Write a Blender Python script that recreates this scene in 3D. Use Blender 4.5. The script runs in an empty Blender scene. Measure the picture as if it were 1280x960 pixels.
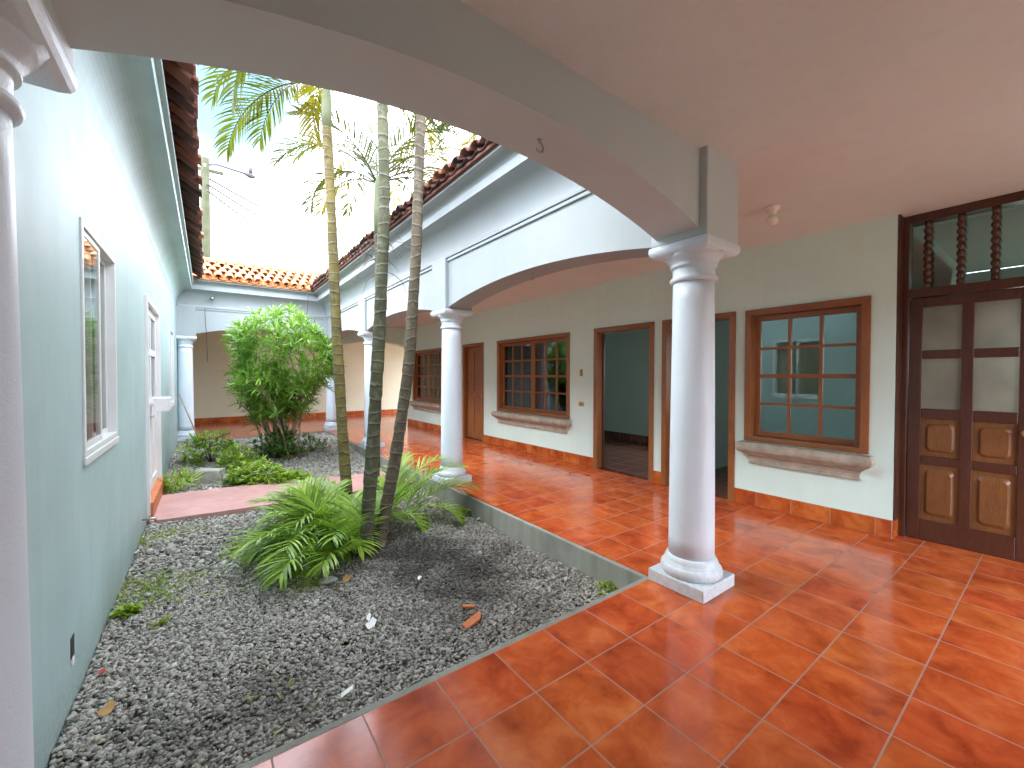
import bpy, bmesh, math, random
import numpy as np
from mathutils import Vector, Matrix

# ------------------------------------------------------------------ camera, light, exposure
S = bpy.context.scene
COL = S.collection
W_PX, F_PX = 1280.0, 517.0
YAW, PIT, ROL, CAMH = math.radians(36.4), math.radians(-1.0), math.radians(0.1), 1.45
fw = Vector((math.sin(YAW)*math.cos(PIT), math.cos(YAW)*math.cos(PIT), math.sin(PIT)))
rt0 = Vector((math.cos(YAW), -math.sin(YAW), 0)); up0 = rt0.cross(fw)
rt = rt0*math.cos(ROL) + up0*math.sin(ROL); up = rt.cross(fw)
cd = bpy.data.cameras.new('camera'); cam = bpy.data.objects.new('camera', cd); COL.objects.link(cam)
cd.sensor_width = 36; cd.lens = 36*F_PX/W_PX; cd.clip_start = 0.03; cd.clip_end = 1000
cam.matrix_world = Matrix(((rt.x, up.x, -fw.x, 0), (rt.y, up.y, -fw.y, 0), (rt.z, up.z, -fw.z, CAMH), (0, 0, 0, 1)))
S.camera = cam

SUN_EL, SUN_AZ = math.radians(52), math.radians(292)      # azimuth clockwise from +Y
sd = bpy.data.lights.new('sun', 'SUN'); sun = bpy.data.objects.new('sun', sd); COL.objects.link(sun)
sd.energy = 0.65; sd.angle = math.radians(40); sd.color = (1.0, 0.955, 0.88)
sv = Vector((math.sin(SUN_AZ)*math.cos(SUN_EL), math.cos(SUN_AZ)*math.cos(SUN_EL), math.sin(SUN_EL)))
sun.rotation_euler = sv.to_track_quat('Z', 'Y').to_euler()
sun.location = (1, 5, 30)

wd = bpy.data.worlds.new('World'); S.world = wd; wd.use_nodes = True
nt = wd.node_tree; nt.nodes.clear()
def N(nt, typ, **kw):
    n = nt.nodes.new(typ)
    for k, v in kw.items():
        if k.startswith('i_'):
            n.inputs[k[2:].replace('_', ' ')].default_value = v
        else: setattr(n, k, v)
    return n
sky = N(nt, 'ShaderNodeTexSky', sky_type='NISHITA', sun_disc=False, sun_elevation=SUN_EL, sun_rotation=SUN_AZ, air_density=1.0, dust_density=1.5)
tc = N(nt, 'ShaderNodeTexCoord')
cn = N(nt, 'ShaderNodeTexNoise'); cn.inputs['Scale'].default_value = 2.3; cn.inputs['Detail'].default_value = 7; cn.inputs['Roughness'].default_value = .55
mp = N(nt, 'ShaderNodeMapping'); mp.inputs['Scale'].default_value = (1, 1, 2.0); mp.inputs['Location'].default_value = (3.1, .4, .2)
nt.links.new(tc.outputs['Generated'], mp.inputs['Vector']); nt.links.new(mp.outputs['Vector'], cn.inputs['Vector'])
cr = N(nt, 'ShaderNodeValToRGB'); cr.color_ramp.elements[0].position = .27; cr.color_ramp.elements[1].position = .41
nt.links.new(cn.outputs['Fac'], cr.inputs['Fac'])
mx = N(nt, 'ShaderNodeMixRGB'); mx.inputs['Color2'].default_value = (9.0, 9.5, 10.8, 1)
# one gap in the cloud cover
gd = N(nt, 'ShaderNodeVectorMath', operation='DOT_PRODUCT'); gv = (fw + rt*((268-640)/F_PX) + up*((480-105)/F_PX)).normalized(); gd.inputs[1].default_value = gv
nv = N(nt, 'ShaderNodeVectorMath', operation='NORMALIZE'); nt.links.new(tc.outputs['Generated'], nv.inputs[0]); nt.links.new(nv.outputs[0], gd.inputs[0])
ga = N(nt, 'ShaderNodeMath', operation='MULTIPLY_ADD'); ga.inputs[1].default_value = .012; nt.links.new(cn.outputs['Fac'], ga.inputs[0]); nt.links.new(gd.outputs['Value'], ga.inputs[2])
gm_ = N(nt, 'ShaderNodeMapRange', interpolation_type='SMOOTHSTEP'); gm_.inputs[1].default_value = .984; gm_.inputs[2].default_value = 1.003; gm_.inputs[3].default_value = 1; gm_.inputs[4].default_value = 0
nt.links.new(ga.outputs[0], gm_.inputs[0])
gx = N(nt, 'ShaderNodeMath', operation='MULTIPLY'); nt.links.new(cr.outputs['Color'], gx.inputs[0]); nt.links.new(gm_.outputs[0], gx.inputs[1])
nt.links.new(gx.outputs[0], mx.inputs['Fac']); sk2 = N(nt, 'ShaderNodeMixRGB', blend_type='MULTIPLY'); sk2.inputs['Fac'].default_value = 1; sk2.inputs['Color2'].default_value = (.36, .46, .42, 1); nt.links.new(sky.outputs['Color'], sk2.inputs['Color1']); nt.links.new(sk2.outputs['Color'], mx.inputs['Color1'])
bg = N(nt, 'ShaderNodeBackground'); bg.inputs['Strength'].default_value = 0.15
out = N(nt, 'ShaderNodeOutputWorld')
nt.links.new(mx.outputs['Color'], bg.inputs['Color']); nt.links.new(bg.outputs['Background'], out.inputs['Surface'])

S.view_settings.view_transform = 'Standard'; S.view_settings.look = 'None'
S.view_settings.gamma = 1; S.view_settings.use_curve_mapping = False
S.view_settings.exposure = 2.92
S.render.engine = 'CYCLES'
S.cycles.max_bounces = 12; S.cycles.diffuse_bounces = 7; S.cycles.glossy_bounces = 4
S.cycles.transparent_max_bounces = 12; S.cycles.sample_clamp_indirect = 8

def at(px, py, **k):
    """point where the sight line through a place in the photograph meets a plane x=, y= or z="""
    d = fw + rt*((px-640)/F_PX) + up*((480-py)/F_PX)
    (a, v), = k.items(); i = 'xyz'.index(a)
    o = Vector((0, 0, CAMH))
    return o + d*((v-o[i])/d[i])

# ------------------------------------------------------------------ materials
def mat(name):
    m = bpy.data.materials.new(name); m.use_nodes = True
    t = m.node_tree; b = t.nodes['Principled BSDF']
    return m, t, b
def ramp(t, fac, stops):
    r = t.nodes.new('ShaderNodeValToRGB'); e = r.color_ramp.elements
    while len(e) < len(stops): e.new(.5)
    for q, (p, c) in zip(e, stops): q.position = p; q.color = (*c, 1)
    t.links.new(fac, r.inputs['Fac']); return r.outputs['Color']
def noise(t, scale, detail=4, rough=.55, vec=None, dist=0, coord='Object', stretch=None):
    n = t.nodes.new('ShaderNodeTexNoise'); n.inputs['Scale'].default_value = scale
    n.inputs['Detail'].default_value = detail; n.inputs['Roughness'].default_value = rough; n.inputs['Distortion'].default_value = dist
    if vec is None:
        c = t.nodes.new('ShaderNodeTexCoord'); vec = c.outputs[coord]
    if stretch:
        mpn = t.nodes.new('ShaderNodeMapping'); mpn.inputs['Scale'].default_value = stretch
        t.links.new(vec, mpn.inputs['Vector']); vec = mpn.outputs['Vector']
    t.links.new(vec, n.inputs['Vector']); return n.outputs['Fac']
def bump(t, b, h, strength=.2, dist=.01):
    n = t.nodes.new('ShaderNodeBump'); n.inputs['Strength'].default_value = strength; n.inputs['Distance'].default_value = dist
    t.links.new(h, n.inputs['Height']); t.links.new(n.outputs['Normal'], b.inputs['Normal'])
def math_(t, op, a, b=None, c=None):
    n = t.nodes.new('ShaderNodeMath'); n.operation = op
    for i, v in enumerate((a, b, c)):
        if v is None: continue
        if isinstance(v, (int, float)): n.inputs[i].default_value = v
        else: t.links.new(v, n.inputs[i])
    return n.outputs[0]
def mixc(t, fac, a, b, blend='MIX'):
    n = t.nodes.new('ShaderNodeMixRGB'); n.blend_type = blend
    for s, v in (('Fac', fac), ('Color1', a), ('Color2', b)):
        if isinstance(v, (int, float)): n.inputs[s].default_value = v
        elif isinstance(v, tuple): n.inputs[s].default_value = (*v, 1)
        else: t.links.new(v, n.inputs[s])
    return n.outputs['Color']
def simple(name, col, rough=.5, var=.15, scale=6, bscale=60, bstr=.08, metal=0, stretch=None, coord='Object'):
    m, t, b = mat(name)
    lo = tuple(c*(1-var) for c in col); hi = tuple(min(1, c*(1+var)) for c in col)
    t.links.new(ramp(t, noise(t, scale, 6, .6, stretch=stretch, coord=coord), [(.3, lo), (.7, hi)]), b.inputs['Base Color'])
    b.inputs['Roughness'].default_value = rough; b.inputs['Metallic'].default_value = metal
    if bstr: bump(t, b, noise(t, bscale, 3, stretch=stretch), bstr, .004)
    return m
M = {}
def plaster(name, col, rough=.6, streak=.10, bs=.12, splash=0, spec=.3, foot=0.0):
    m, t, b = mat(name)
    n1 = noise(t, 1.3, 6, .6); n2 = noise(t, 9, 5, .6, stretch=(1, 1, .12))
    c = ramp(t, n1, [(.25, tuple(x*(1-streak) for x in col)), (.65, col)])
    c = mixc(t, ramp(t, n2, [(.45, (0, 0, 0)), (.75, (.45, .45, .45))]), c, tuple(x*(1-streak*1.3) for x in col))
    # scattered scuffs and hairline marks
    sc = ramp(t, noise(t, 22, 8, .75, dist=2.0), [(.66, (0, 0, 0)), (.72, (1, 1, 1))])
    c = mixc(t, math_(t, 'MULTIPLY', sc, streak*1.6), c, tuple(x*.55 for x in col))
    if splash:
        g = t.nodes.new('ShaderNodeNewGeometry'); sp = t.nodes.new('ShaderNodeSeparateXYZ'); t.links.new(g.outputs['Position'], sp.inputs[0])
        hgt = math_(t, 'SUBTRACT', sp.outputs[2], foot)
        lim = math_(t, 'MULTIPLY', noise(t, 3.3, 7, .7, vec=g.outputs['Position']), splash*2)
        mk = t.nodes.new('ShaderNodeMapRange'); mk.inputs[1].default_value = -splash*.55; mk.inputs[2].default_value = splash*.5
        t.links.new(math_(t, 'SUBTRACT', lim, hgt), mk.inputs[0])
        blot = ramp(t, noise(t, 35, 7, .75, vec=g.outputs['Position']), [(.35, (.15, .15, .15)), (.65, (1, 1, 1))])
        c = mixc(t, math_(t, 'MULTIPLY', math_(t, 'MULTIPLY', mk.outputs[0], blot), .55), c, (col[0]*.50, col[1]*.44, col[2]*.36))
    t.links.new(c, b.inputs['Base Color']); b.inputs['Specular IOR Level'].default_value = spec
    rr = t.nodes.new('ShaderNodeMapRange'); rr.inputs[3].default_value = rough-.10; rr.inputs[4].default_value = rough+.12
    t.links.new(noise(t, 3, 5, .6), rr.inputs[0]); t.links.new(rr.outputs[0], b.inputs['Roughness'])
    h = mixc(t, .45, noise(t, 3.0, 6, .65), noise(t, 140, 3, .6))
    h = mixc(t, .25, h, noise(t, 18, 4, .6, stretch=(1, 1, .3)))
    bump(t, b, h, bs, .016)
    return m
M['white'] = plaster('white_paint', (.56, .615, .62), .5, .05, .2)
M['facade'] = plaster('dimmed_white_facade_paint', (.38, .425, .435), .55, .07, .2)  # white paint darkened so the brightly lit arcades do not burn out
M['cream'] = plaster('cream_paint', (.69, .90, .84), .42, .07, .2, .10)
M['mint'] = plaster('pale_mint_paint', (.43, .565, .56), .48, .16, .30, .26, .16, -.17)
M['beige'] = plaster('beige_paint', (.82, .80, .62), .5, .05)
M['ceil'] = plaster('ceiling_paint', (.73, .78, .76), .7, .08, .6)
M['colw'] = plaster('column_paint', (.72, .81, .885), .38, .08, .30, .20, .4, .02)
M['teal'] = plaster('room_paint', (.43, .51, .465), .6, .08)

def tile_mat(name, dark, mid, light, axes, off, pitch, grout=(.30, .19, .14), gw=.0070, rough=(.09, .26), cloud=5.0):
    m, t, b = mat(name)
    g = t.nodes.new('ShaderNodeNewGeometry'); sp = t.nodes.new('ShaderNodeSeparateXYZ'); t.links.new(g.outputs['Position'], sp.inputs[0])
    idx = []; masks = []
    for a, o, p in zip(axes, off, pitch):
        u = math_(t, 'DIVIDE', math_(t, 'SUBTRACT', sp.outputs[a], o), p)
        idx.append(math_(t, 'FLOOR', u)); fr = math_(t, 'FRACT', u)
        d = math_(t, 'MULTIPLY', math_(t, 'MINIMUM', fr, math_(t, 'SUBTRACT', 1.0, fr)), p)
        masks.append(d)
    dmin = math_(t, 'MINIMUM', *masks) if len(masks) == 2 else masks[0]
    gm = t.nodes.new('ShaderNodeMapRange'); gm.inputs[1].default_value = gw*.32; gm.inputs[2].default_value = gw*.55
    t.links.new(dmin, gm.inputs[0])
    cb = t.nodes.new('ShaderNodeCombineXYZ'); t.links.new(idx[0], cb.inputs[0])
    if len(idx) == 2: t.links.new(idx[1], cb.inputs[1])
    wn = t.nodes.new('ShaderNodeTexWhiteNoise'); t.links.new(cb.outputs[0], wn.inputs['Vector'])
    va = t.nodes.new('ShaderNodeVectorMath'); va.operation = 'MULTIPLY_ADD'; va.inputs[1].default_value = (17, 17, 17)
    t.links.new(wn.outputs['Color'], va.inputs[0]); t.links.new(g.outputs['Position'], va.inputs[2])
    n1 = noise(t, cloud, 5, .58, vec=va.outputs[0], dist=.5)
    n2 = noise(t, 26, 4, .6, vec=va.outputs[0])
    f = math_(t, 'ADD', n1, math_(t, 'MULTIPLY', math_(t, 'SUBTRACT', n2, .5), .14))
    f = math_(t, 'ADD', f, math_(t, 'MULTIPLY', math_(t, 'SUBTRACT', wn.outputs['Value'], .5), .08))
    c = ramp(t, f, [(.30, dark), (.50, mid), (.72, light)])
    hs = t.nodes.new('ShaderNodeHueSaturation'); t.links.new(c, hs.inputs['Color'])
    t.links.new(math_(t, 'ADD', .497, math_(t, 'MULTIPLY', wn.outputs['Value'], .006)), hs.inputs['Hue'])
    w2 = t.nodes.new('ShaderNodeTexWhiteNoise'); t.links.new(va.outputs[0], w2.inputs['Vector'])
    sp2 = t.nodes.new('ShaderNodeSeparateXYZ'); t.links.new(wn.outputs['Color'], sp2.inputs[0])
    t.links.new(math_(t, 'ADD', .92, math_(t, 'MULTIPLY', sp2.outputs[1], .15)), hs.inputs['Value'])
    c = hs.outputs['Color']
    gd_ = mixc(t, noise(t, 4, 6, .7, vec=g.outputs['Position']), tuple(x*.55 for x in grout), tuple(min(1, x*1.5) for x in grout))
    c = mixc(t, gm.outputs[0], gd_, c)
    scf = ramp(t, noise(t, 14, 9, .78, vec=g.outputs['Position'], dist=1.5), [(.60, (0, 0, 0)), (.72, (1, 1, 1))])
    c = mixc(t, math_(t, 'MULTIPLY', scf, .16), c, (.60, .36, .26))
    t.links.new(c, b.inputs['Base Color'])
    rr = t.nodes.new('ShaderNodeMapRange'); rr.inputs[3].default_value = rough[0]; rr.inputs[4].default_value = rough[1]
    t.links.new(math_(t, 'ADD', math_(t, 'MULTIPLY', noise(t, 2.2, 6, .65, vec=g.outputs['Position']), .75), math_(t, 'MULTIPLY', scf, .5)), rr.inputs[0])
    r2 = t.nodes.new('ShaderNodeMix'); r2.inputs[2].default_value = .8
    t.links.new(gm.outputs[0], r2.inputs[0]); t.links.new(rr.outputs[0], r2.inputs[3]); t.links.new(r2.outputs[0], b.inputs['Roughness'])
    h = math_(t, 'ADD', gm.outputs[0], math_(t, 'MULTIPLY', noise(t, 5, 3, .5, vec=va.outputs[0]), .5))
    bump(t, b, h, .22, .004)
    return m
TD, TM, TL = (.29, .044, .012), (.48, .088, .021), (.62, .16, .045)
M['tile'] = tile_mat('terracotta_floor_tile', TD, TM, TL, (0, 1), (.524, 1.787), (.3395, .3425))
M['skirt_y'] = tile_mat('terracotta_skirting_tile', TD, (.45, .10, .018), (.60, .20, .05), (1,), (1.06,), (.3425,))
M['skirt_x'] = tile_mat('terracotta_skirting_tile_cross', TD, (.45, .10, .018), (.60, .20, .05), (0,), (.1,), (.3425,))
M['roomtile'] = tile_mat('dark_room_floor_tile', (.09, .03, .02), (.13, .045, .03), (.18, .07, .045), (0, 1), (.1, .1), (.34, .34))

def wood(name, a, b_, stretch, rough=.35):
    m, t, b = mat(name)
    n = noise(t, 14, 6, .65, dist=1.2, stretch=stretch)
    oi = t.nodes.new('ShaderNodeObjectInfo')
    c = ramp(t, n, [(.25, a), (.5, tuple((x+y)/2 for x, y in zip(a, b_))), (.75, b_)])
    c = mixc(t, noise(t, 2.5, 4), c, a, 'MIX')
    t.links.new(c, b.inputs['Base Color']); b.inputs['Roughness'].default_value = rough
    b.inputs['Coat Weight'].default_value = .25; b.inputs['Coat Roughness'].default_value = .2
    bump(t, b, noise(t, 60, 4, .6, stretch=stretch), .12, .003)
    return m
M['wood_v'] = wood('varnished_wood_upright', (.19, .060, .015), (.54, .215, .052), (6, 6, .5))
M['wood_h'] = wood('varnished_wood_rail', (.18, .054, .015), (.50, .19, .05), (6, .5, 6))
M['wood_d'] = wood('dark_stained_wood', (.045, .014, .008), (.155, .055, .026), (6, 6, .5), .32)
M['wood_p'] = wood('worn_door_panel_wood', (.11, .042, .012), (.36, .155, .045), (6, 6, .6), .38)

def glass(name, tint=(.75, .88, .85), rough=.02, refl=1.0):
    m, t, b = mat(name); t.nodes.remove(b)
    o = t.nodes['Material Output']
    tr = t.nodes.new('ShaderNodeBsdfTransparent'); tr.inputs[0].default_value = (*tint, 1)
    gl = t.nodes.new('ShaderNodeBsdfGlossy'); gl.inputs['Roughness'].default_value = rough; gl.inputs['Color'].default_value = (.9, .97, .97, 1)
    fr = t.nodes.new('ShaderNodeFresnel'); fr.inputs['IOR'].default_value = 2.0
    bp = t.nodes.new('ShaderNodeBump'); bp.inputs['Strength'].default_value = .03; bp.inputs['Distance'].default_value = .01
    t.links.new(noise(t, 5, 2), bp.inputs['Height']); t.links.new(bp.outputs[0], gl.inputs['Normal'])
    mxs = t.nodes.new('ShaderNodeMixShader')
    t.links.new(math_(t, 'MULTIPLY', fr.outputs[0], refl), mxs.inputs[0]); t.links.new(tr.outputs[0], mxs.inputs[1]); t.links.new(gl.outputs[0], mxs.inputs[2])
    t.links.new(mxs.outputs[0], o.inputs['Surface'])
    return m
M['glass'] = glass('window_glass')
M['glass_low'] = glass('sliding_window_glass', (.92, .93, .92), .03, .35)
M['frost'] = simple('frosted_door_glass', (.30, .31, .24), .3, .25, 3, 160, .35)
M['frost'].node_tree.nodes['Principled BSDF'].inputs['Transmission Weight'].default_value = .35

M['stone'] = simple('carved_sill_stone', (.38, .35, .28), .8, .25, 9, 90, .35)
M['cement'] = simple('cement_edging', (.36, .36, .34), .75, .2, 5, 70, .3)
M['cement'] = plaster('weathered_cement_edging', (.34, .35, .30), .8, .5, .6)
M['path'] = simple('pink_oxide_cement', (.50, .28, .25), .6, .16, 3.5, 60, .25)
M['soil'] = simple('dark_soil', (.15, .13, .10), .95, .4, 5, 40, .6)
M['ground'] = simple('earth', (.16, .13, .09), .95, .3, .5, 5, .3)
M['alu'] = simple('white_aluminium', (.72, .74, .74), .35, .05, 4, 60, .02)
M['doorwhite'] = simple('white_enamel', (.78, .78, .78), .35, .05, 4, 60, .02)
M['curtain'] = simple('brown_curtain', (.40, .28, .17), .85, .3, 7, 30, .4, stretch=(1, 3, .35))
M['dark'] = simple('near_black', (.02, .018, .016), .6, .2, 5, 40, 0)
M['metal'] = simple('grey_metal', (.42, .42, .42), .35, .1, 8, 60, 0, metal=1)
M['porc'] = simple('white_porcelain', (.82, .80, .74), .25, .03, 4, 40, 0)
M['bulb'] = simple('opal_bulb_glass', (.85, .82, .74), .12, .03, 4, 40, 0)
M['plate'] = simple('brass_plate', (.50, .38, .16), .4, .1, 10, 40, 0)
M['rock'] = simple('grey_block_stone', (.42, .41, .38), .85, .2, 8, 60, .4)
M['paper'] = simple('white_litter', (.80, .80, .78), .7, .05, 9, 30, .1)
M['brick'] = simple('terracotta_shard', (.50, .16, .06), .75, .15, 9, 60, .25)
M['cable'] = simple('grey_cable', (.05, .05, .055), .6, .1, 5, 20, 0)
M['pole'] = simple('weathered_pole', (.05, .056, .024), .85, .25, 3, 30, .3)
M['broom'] = simple('bare_wood_stick', (.42, .30, .20), .6, .2, 8, 30, .1)
M['stem'] = simple('shrub_bark', (.30, .22, .14), .85, .25, 10, 60, .3)
M['twig'] = simple('dry_twig', (.17, .13, .11), .9, .25, 10, 60, .1)
M['dryleaf'] = simple('dry_leaf', (.45, .26, .08), .7, .3, 12, 40, .1)
M['redbit'] = simple('red_petal', (.55, .07, .06), .6, .2, 12, 40, .1)

def leafmat(name, lo, hi, tr=(.25, .40, .04), trw=.35, rough=.38, scale=2.5):
    m, t, b = mat(name); o = t.nodes['Material Output']
    oi = t.nodes.new('ShaderNodeObjectInfo')
    at_ = t.nodes.new('ShaderNodeAttribute'); at_.attribute_name = 'tone'
    f = math_(t, 'ADD', math_(t, 'MULTIPLY', noise(t, scale, 3), .5), math_(t, 'MULTIPLY', at_.outputs['Fac'], .5))
    f = math_(t, 'ADD', f, math_(t, 'MULTIPLY', math_(t, 'SUBTRACT', oi.outputs['Random'], .5), .2))
    c = ramp(t, f, [(.3, lo), (.72, hi)])
    t.links.new(c, b.inputs['Base Color']); b.inputs['Roughness'].default_value = rough
    ts = t.nodes.new('ShaderNodeBsdfTranslucent'); t.links.new(mixc(t, .6, c, tr), ts.inputs['Color'])
    mxs = t.nodes.new('ShaderNodeMixShader'); mxs.inputs[0].default_value = trw
    t.links.new(b.outputs[0], mxs.inputs[1]); t.links.new(ts.outputs[0], mxs.inputs[2]); t.links.new(mxs.outputs[0], o.inputs['Surface'])
    return m
M['frond'] = leafmat('palm_frond', (.022, .042, .006), (.07, .10, .010), (.22, .27, .012), .25)
M['frond_y'] = leafmat('yellowing_palm_frond', (.07, .085, .006), (.20, .17, .010), (.42, .36, .012), .35)
M['areca'] = leafmat('young_palm_leaf', (.11, .25, .025), (.40, .60, .065), (.28, .46, .05), .3)
M['oleander'] = leafmat('oleander_leaf', (.10, .22, .025), (.30, .54, .05), (.26, .48, .05), .3)
M['lime'] = leafmat('lime_leaf', (.20, .36, .03), (.46, .60, .07), (.40, .58, .06), .3)
M['deep'] = leafmat('deep_green_leaf', (.04, .12, .022), (.12, .26, .045), (.2, .38, .05), .25)
M['weed'] = leafmat('weed_leaf', (.16, .24, .03), (.36, .44, .07), (.35, .45, .06), .25)

def trunkmat(name, base, hi, ringc, sp=.115):
    m, t, b = mat(name)
    c = t.nodes.new('ShaderNodeTexCoord'); s = t.nodes.new('ShaderNodeSeparateXYZ'); t.links.new(c.outputs['Object'], s.inputs[0])
    z = math_(t, 'ADD', s.outputs[2], math_(t, 'MULTIPLY', math_(t, 'SUBTRACT', noise(t, 4.5, 5, .6), .5), .11))
    z = math_(t, 'ADD', z, math_(t, 'MULTIPLY', noise(t, 1.6, 2, .5), .30))
    fr = math_(t, 'FRACT', math_(t, 'DIVIDE', z, sp))
    mr = t.nodes.new('ShaderNodeMapRange'); mr.inputs[1].default_value = .0; mr.inputs[2].default_value = .16; mr.inputs[3].default_value = 1; mr.inputs[4].default_value = 0
    t.links.new(fr, mr.inputs[0])
    dk = t.nodes.new('ShaderNodeMapRange'); dk.inputs[1].default_value = .80; dk.inputs[2].default_value = .97; t.links.new(fr, dk.inputs[0])
    cc = ramp(t, noise(t, 7, 7, .7, stretch=(1, 1, .45)), [(.3, base), (.5, tuple((p+q)/2 for p, q in zip(base, hi))), (.7, hi)])
    lich = ramp(t, noise(t, 16, 6, .7), [(.52, (0, 0, 0)), (.70, (1, 1, 1))])
    cc = mixc(t, math_(t, 'MULTIPLY', lich, .45), cc, ringc)
    cc = mixc(t, math_(t, 'MULTIPLY', dk.outputs[0], .65), cc, tuple(.35*x for x in base))
    cc = mixc(t, math_(t, 'MULTIPLY', mr.outputs[0], math_(t, 'MULTIPLY', noise(t, 7, 5, .7), .95)), cc, ringc)
    t.links.new(cc, b.inputs['Base Color']); b.inputs['Roughness'].default_value = .8
    h = math_(t, 'ADD', math_(t, 'MULTIPLY', noise(t, 30, 6, .7, stretch=(1, 1, .5)), .6), math_(t, 'MULTIPLY', mr.outputs[0], .5))
    bump(t, b, h, .6, .012)
    return m
M['trunk_y'] = trunkmat('ringed_palm_bark_yellow', (.075, .062, .022), (.25, .20, .05), (.33, .31, .23))
M['trunk_g'] = trunkmat('ringed_palm_bark_green', (.035, .040, .02), (.115, .12, .055), (.28, .28, .22))
M['trunk_b'] = trunkmat('ringed_palm_bark_brown', (.045, .035, .022), (.15, .12, .07), (.30, .28, .21))
M['shaft'] = simple('pale_crownshaft', (.17, .20, .10), .5, .15, 4, 40, .05, stretch=(1, 1, .3))

def attrmat(name, stops, rough=.8, bs=.3, bscale=70, spec=.3):
    m, t, b = mat(name)
    a = t.nodes.new('ShaderNodeAttribute'); a.attribute_name = 'tone'
    f = math_(t, 'ADD', a.outputs['Fac'], math_(t, 'MULTIPLY', math_(t, 'SUBTRACT', noise(t, 30, 4, .6), .5), .22))
    t.links.new(ramp(t, f, stops), b.inputs['Base Color']); b.inputs['Roughness'].default_value = rough
    b.inputs['Specular IOR Level'].default_value = spec
    if bs: bump(t, b, noise(t, bscale, 4), bs, .004)
    return m
M['gravel'] = attrmat('grey_gravel', [(.05, (.17, .16, .14)), (.30, (.33, .32, .285)), (.58, (.47, .455, .41)), (.80, (.43, .37, .28)), (.97, (.56, .55, .51))], .75, .2, 150)
def soil_and_shade():  # darkens stones for soil and for shade around the palms
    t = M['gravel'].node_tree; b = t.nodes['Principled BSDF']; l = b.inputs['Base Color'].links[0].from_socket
    a = t.nodes.new('ShaderNodeAttribute'); a.attribute_name = 'dirt_shade'
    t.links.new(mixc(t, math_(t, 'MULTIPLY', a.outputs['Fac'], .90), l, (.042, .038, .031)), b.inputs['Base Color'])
soil_and_shade()
M['rooftile_o'] = attrmat('orange_clay_tile', [(.1, (.42, .16, .06)), (.5, (.58, .25, .10)), (.9, (.66, .36, .18))], .85)
M['rooftile_b'] = attrmat('weathered_clay_tile', [(.1, (.05, .036, .034)), (.5, (.17, .075, .055)), (.9, (.32, .15, .09))], .85)

# ------------------------------------------------------------------ mesh helpers
ORG = {}
class MB:
    def __init__(s): s.v = []; s.f = []; s.t = []; s.sm = []; s.tone = .5; s.smooth = False
    def add(s, vs, fs):
        k = len(s.v); s.v += [tuple(p) for p in vs]; s.t += [s.tone]*len(vs)
        s.f += [tuple(i+k for i in f) for f in fs]; s.sm += [s.smooth]*len(fs); return s
    def box(s, a, b):
        x0, y0, z0 = (min(p, q) for p, q in zip(a, b)); x1, y1, z1 = (max(p, q) for p, q in zip(a, b))
        return s.add([(x0,y0,z0),(x1,y0,z0),(x1,y1,z0),(x0,y1,z0),(x0,y0,z1),(x1,y0,z1),(x1,y1,z1),(x0,y1,z1)],
                     [(0,3,2,1),(4,5,6,7),(0,1,5,4),(1,2,6,5),(2,3,7,6),(3,0,4,7)])
    def lathe(s, prof, c=(0, 0, 0), n=32, axis='z'):
        s.smooth = True; vs = []; m = len(prof)
        for r, z in prof:
            for i in range(n):
                a = 2*math.pi*i/n; p = (r*math.cos(a), r*math.sin(a), z)
                if axis == 'x': p = (p[2], p[0], p[1])
                if axis == 'y': p = (p[1], p[2], p[0])
                vs.append((c[0]+p[0], c[1]+p[1], c[2]+p[2]))
        fs = [(j*n+i, j*n+(i+1) % n, (j+1)*n+(i+1) % n, (j+1)*n+i) for j in range(m-1) for i in range(n)]
        fs += [tuple(range(n-1, -1, -1)), tuple((m-1)*n+i for i in range(n))]
        s.add(vs, fs); s.smooth = False; return s
    def tube(s, pts, rad, n=8, cap=True):
        s.smooth = True; pts = [Vector(p) for p in pts]; m = len(pts)
        if not hasattr(rad, '__len__'): rad = [rad]*m
        vs = []; ref = None
        for i, p in enumerate(pts):
            d = (pts[min(i+1, m-1)]-pts[max(i-1, 0)]).normalized()
            if ref is None: ref = Vector((1, 0, 0)) if abs(d.x) < .9 else Vector((0, 1, 0))
            u = (ref - d*ref.dot(d)).normalized(); w = d.cross(u); ref = u
            for k in range(n):
                a = 2*math.pi*k/n; vs.append(p + (u*math.cos(a)+w*math.sin(a))*rad[i])
        fs = [(j*n+i, j*n+(i+1) % n, (j+1)*n+(i+1) % n, (j+1)*n+i) for j in range(m-1) for i in range(n)]
        if cap: fs += [tuple(range(n-1, -1, -1)), tuple((m-1)*n+i for i in range(n))]
        s.add(vs, fs); s.smooth = False; return s
    def build(s, name, m, parent=None, bevel=0, seg=2, org=None, normals=True):
        o_ = ORG.get(parent, Vector((0, 0, 0))) if org is None else Vector(org)
        me = bpy.data.meshes.new(name)
        me.from_pydata([(p[0]-o_[0], p[1]-o_[1], p[2]-o_[2]) for p in s.v], [], s.f)
        me.polygons.foreach_set('use_smooth', s.sm)
        a = me.attributes.new('tone', 'FLOAT', 'POINT'); a.data.foreach_set('value', s.t)
        if normals:
            bm = bmesh.new(); bm.from_mesh(me); bmesh.ops.recalc_face_normals(bm, faces=bm.faces); bm.to_mesh(me); bm.free()
        me.materials.append(M[m]); me.update()
        o = bpy.data.objects.new(name, me); COL.objects.link(o)
        if parent is not None:
            o.parent = parent; ORG[o] = o_
        else:
            o.location = o_; ORG[o] = o_
        if bevel:
            bv = o.modifiers.new('bevel', 'BEVEL'); bv.width = bevel; bv.segments = seg; bv.limit_method = 'ANGLE'
        return o
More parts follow.
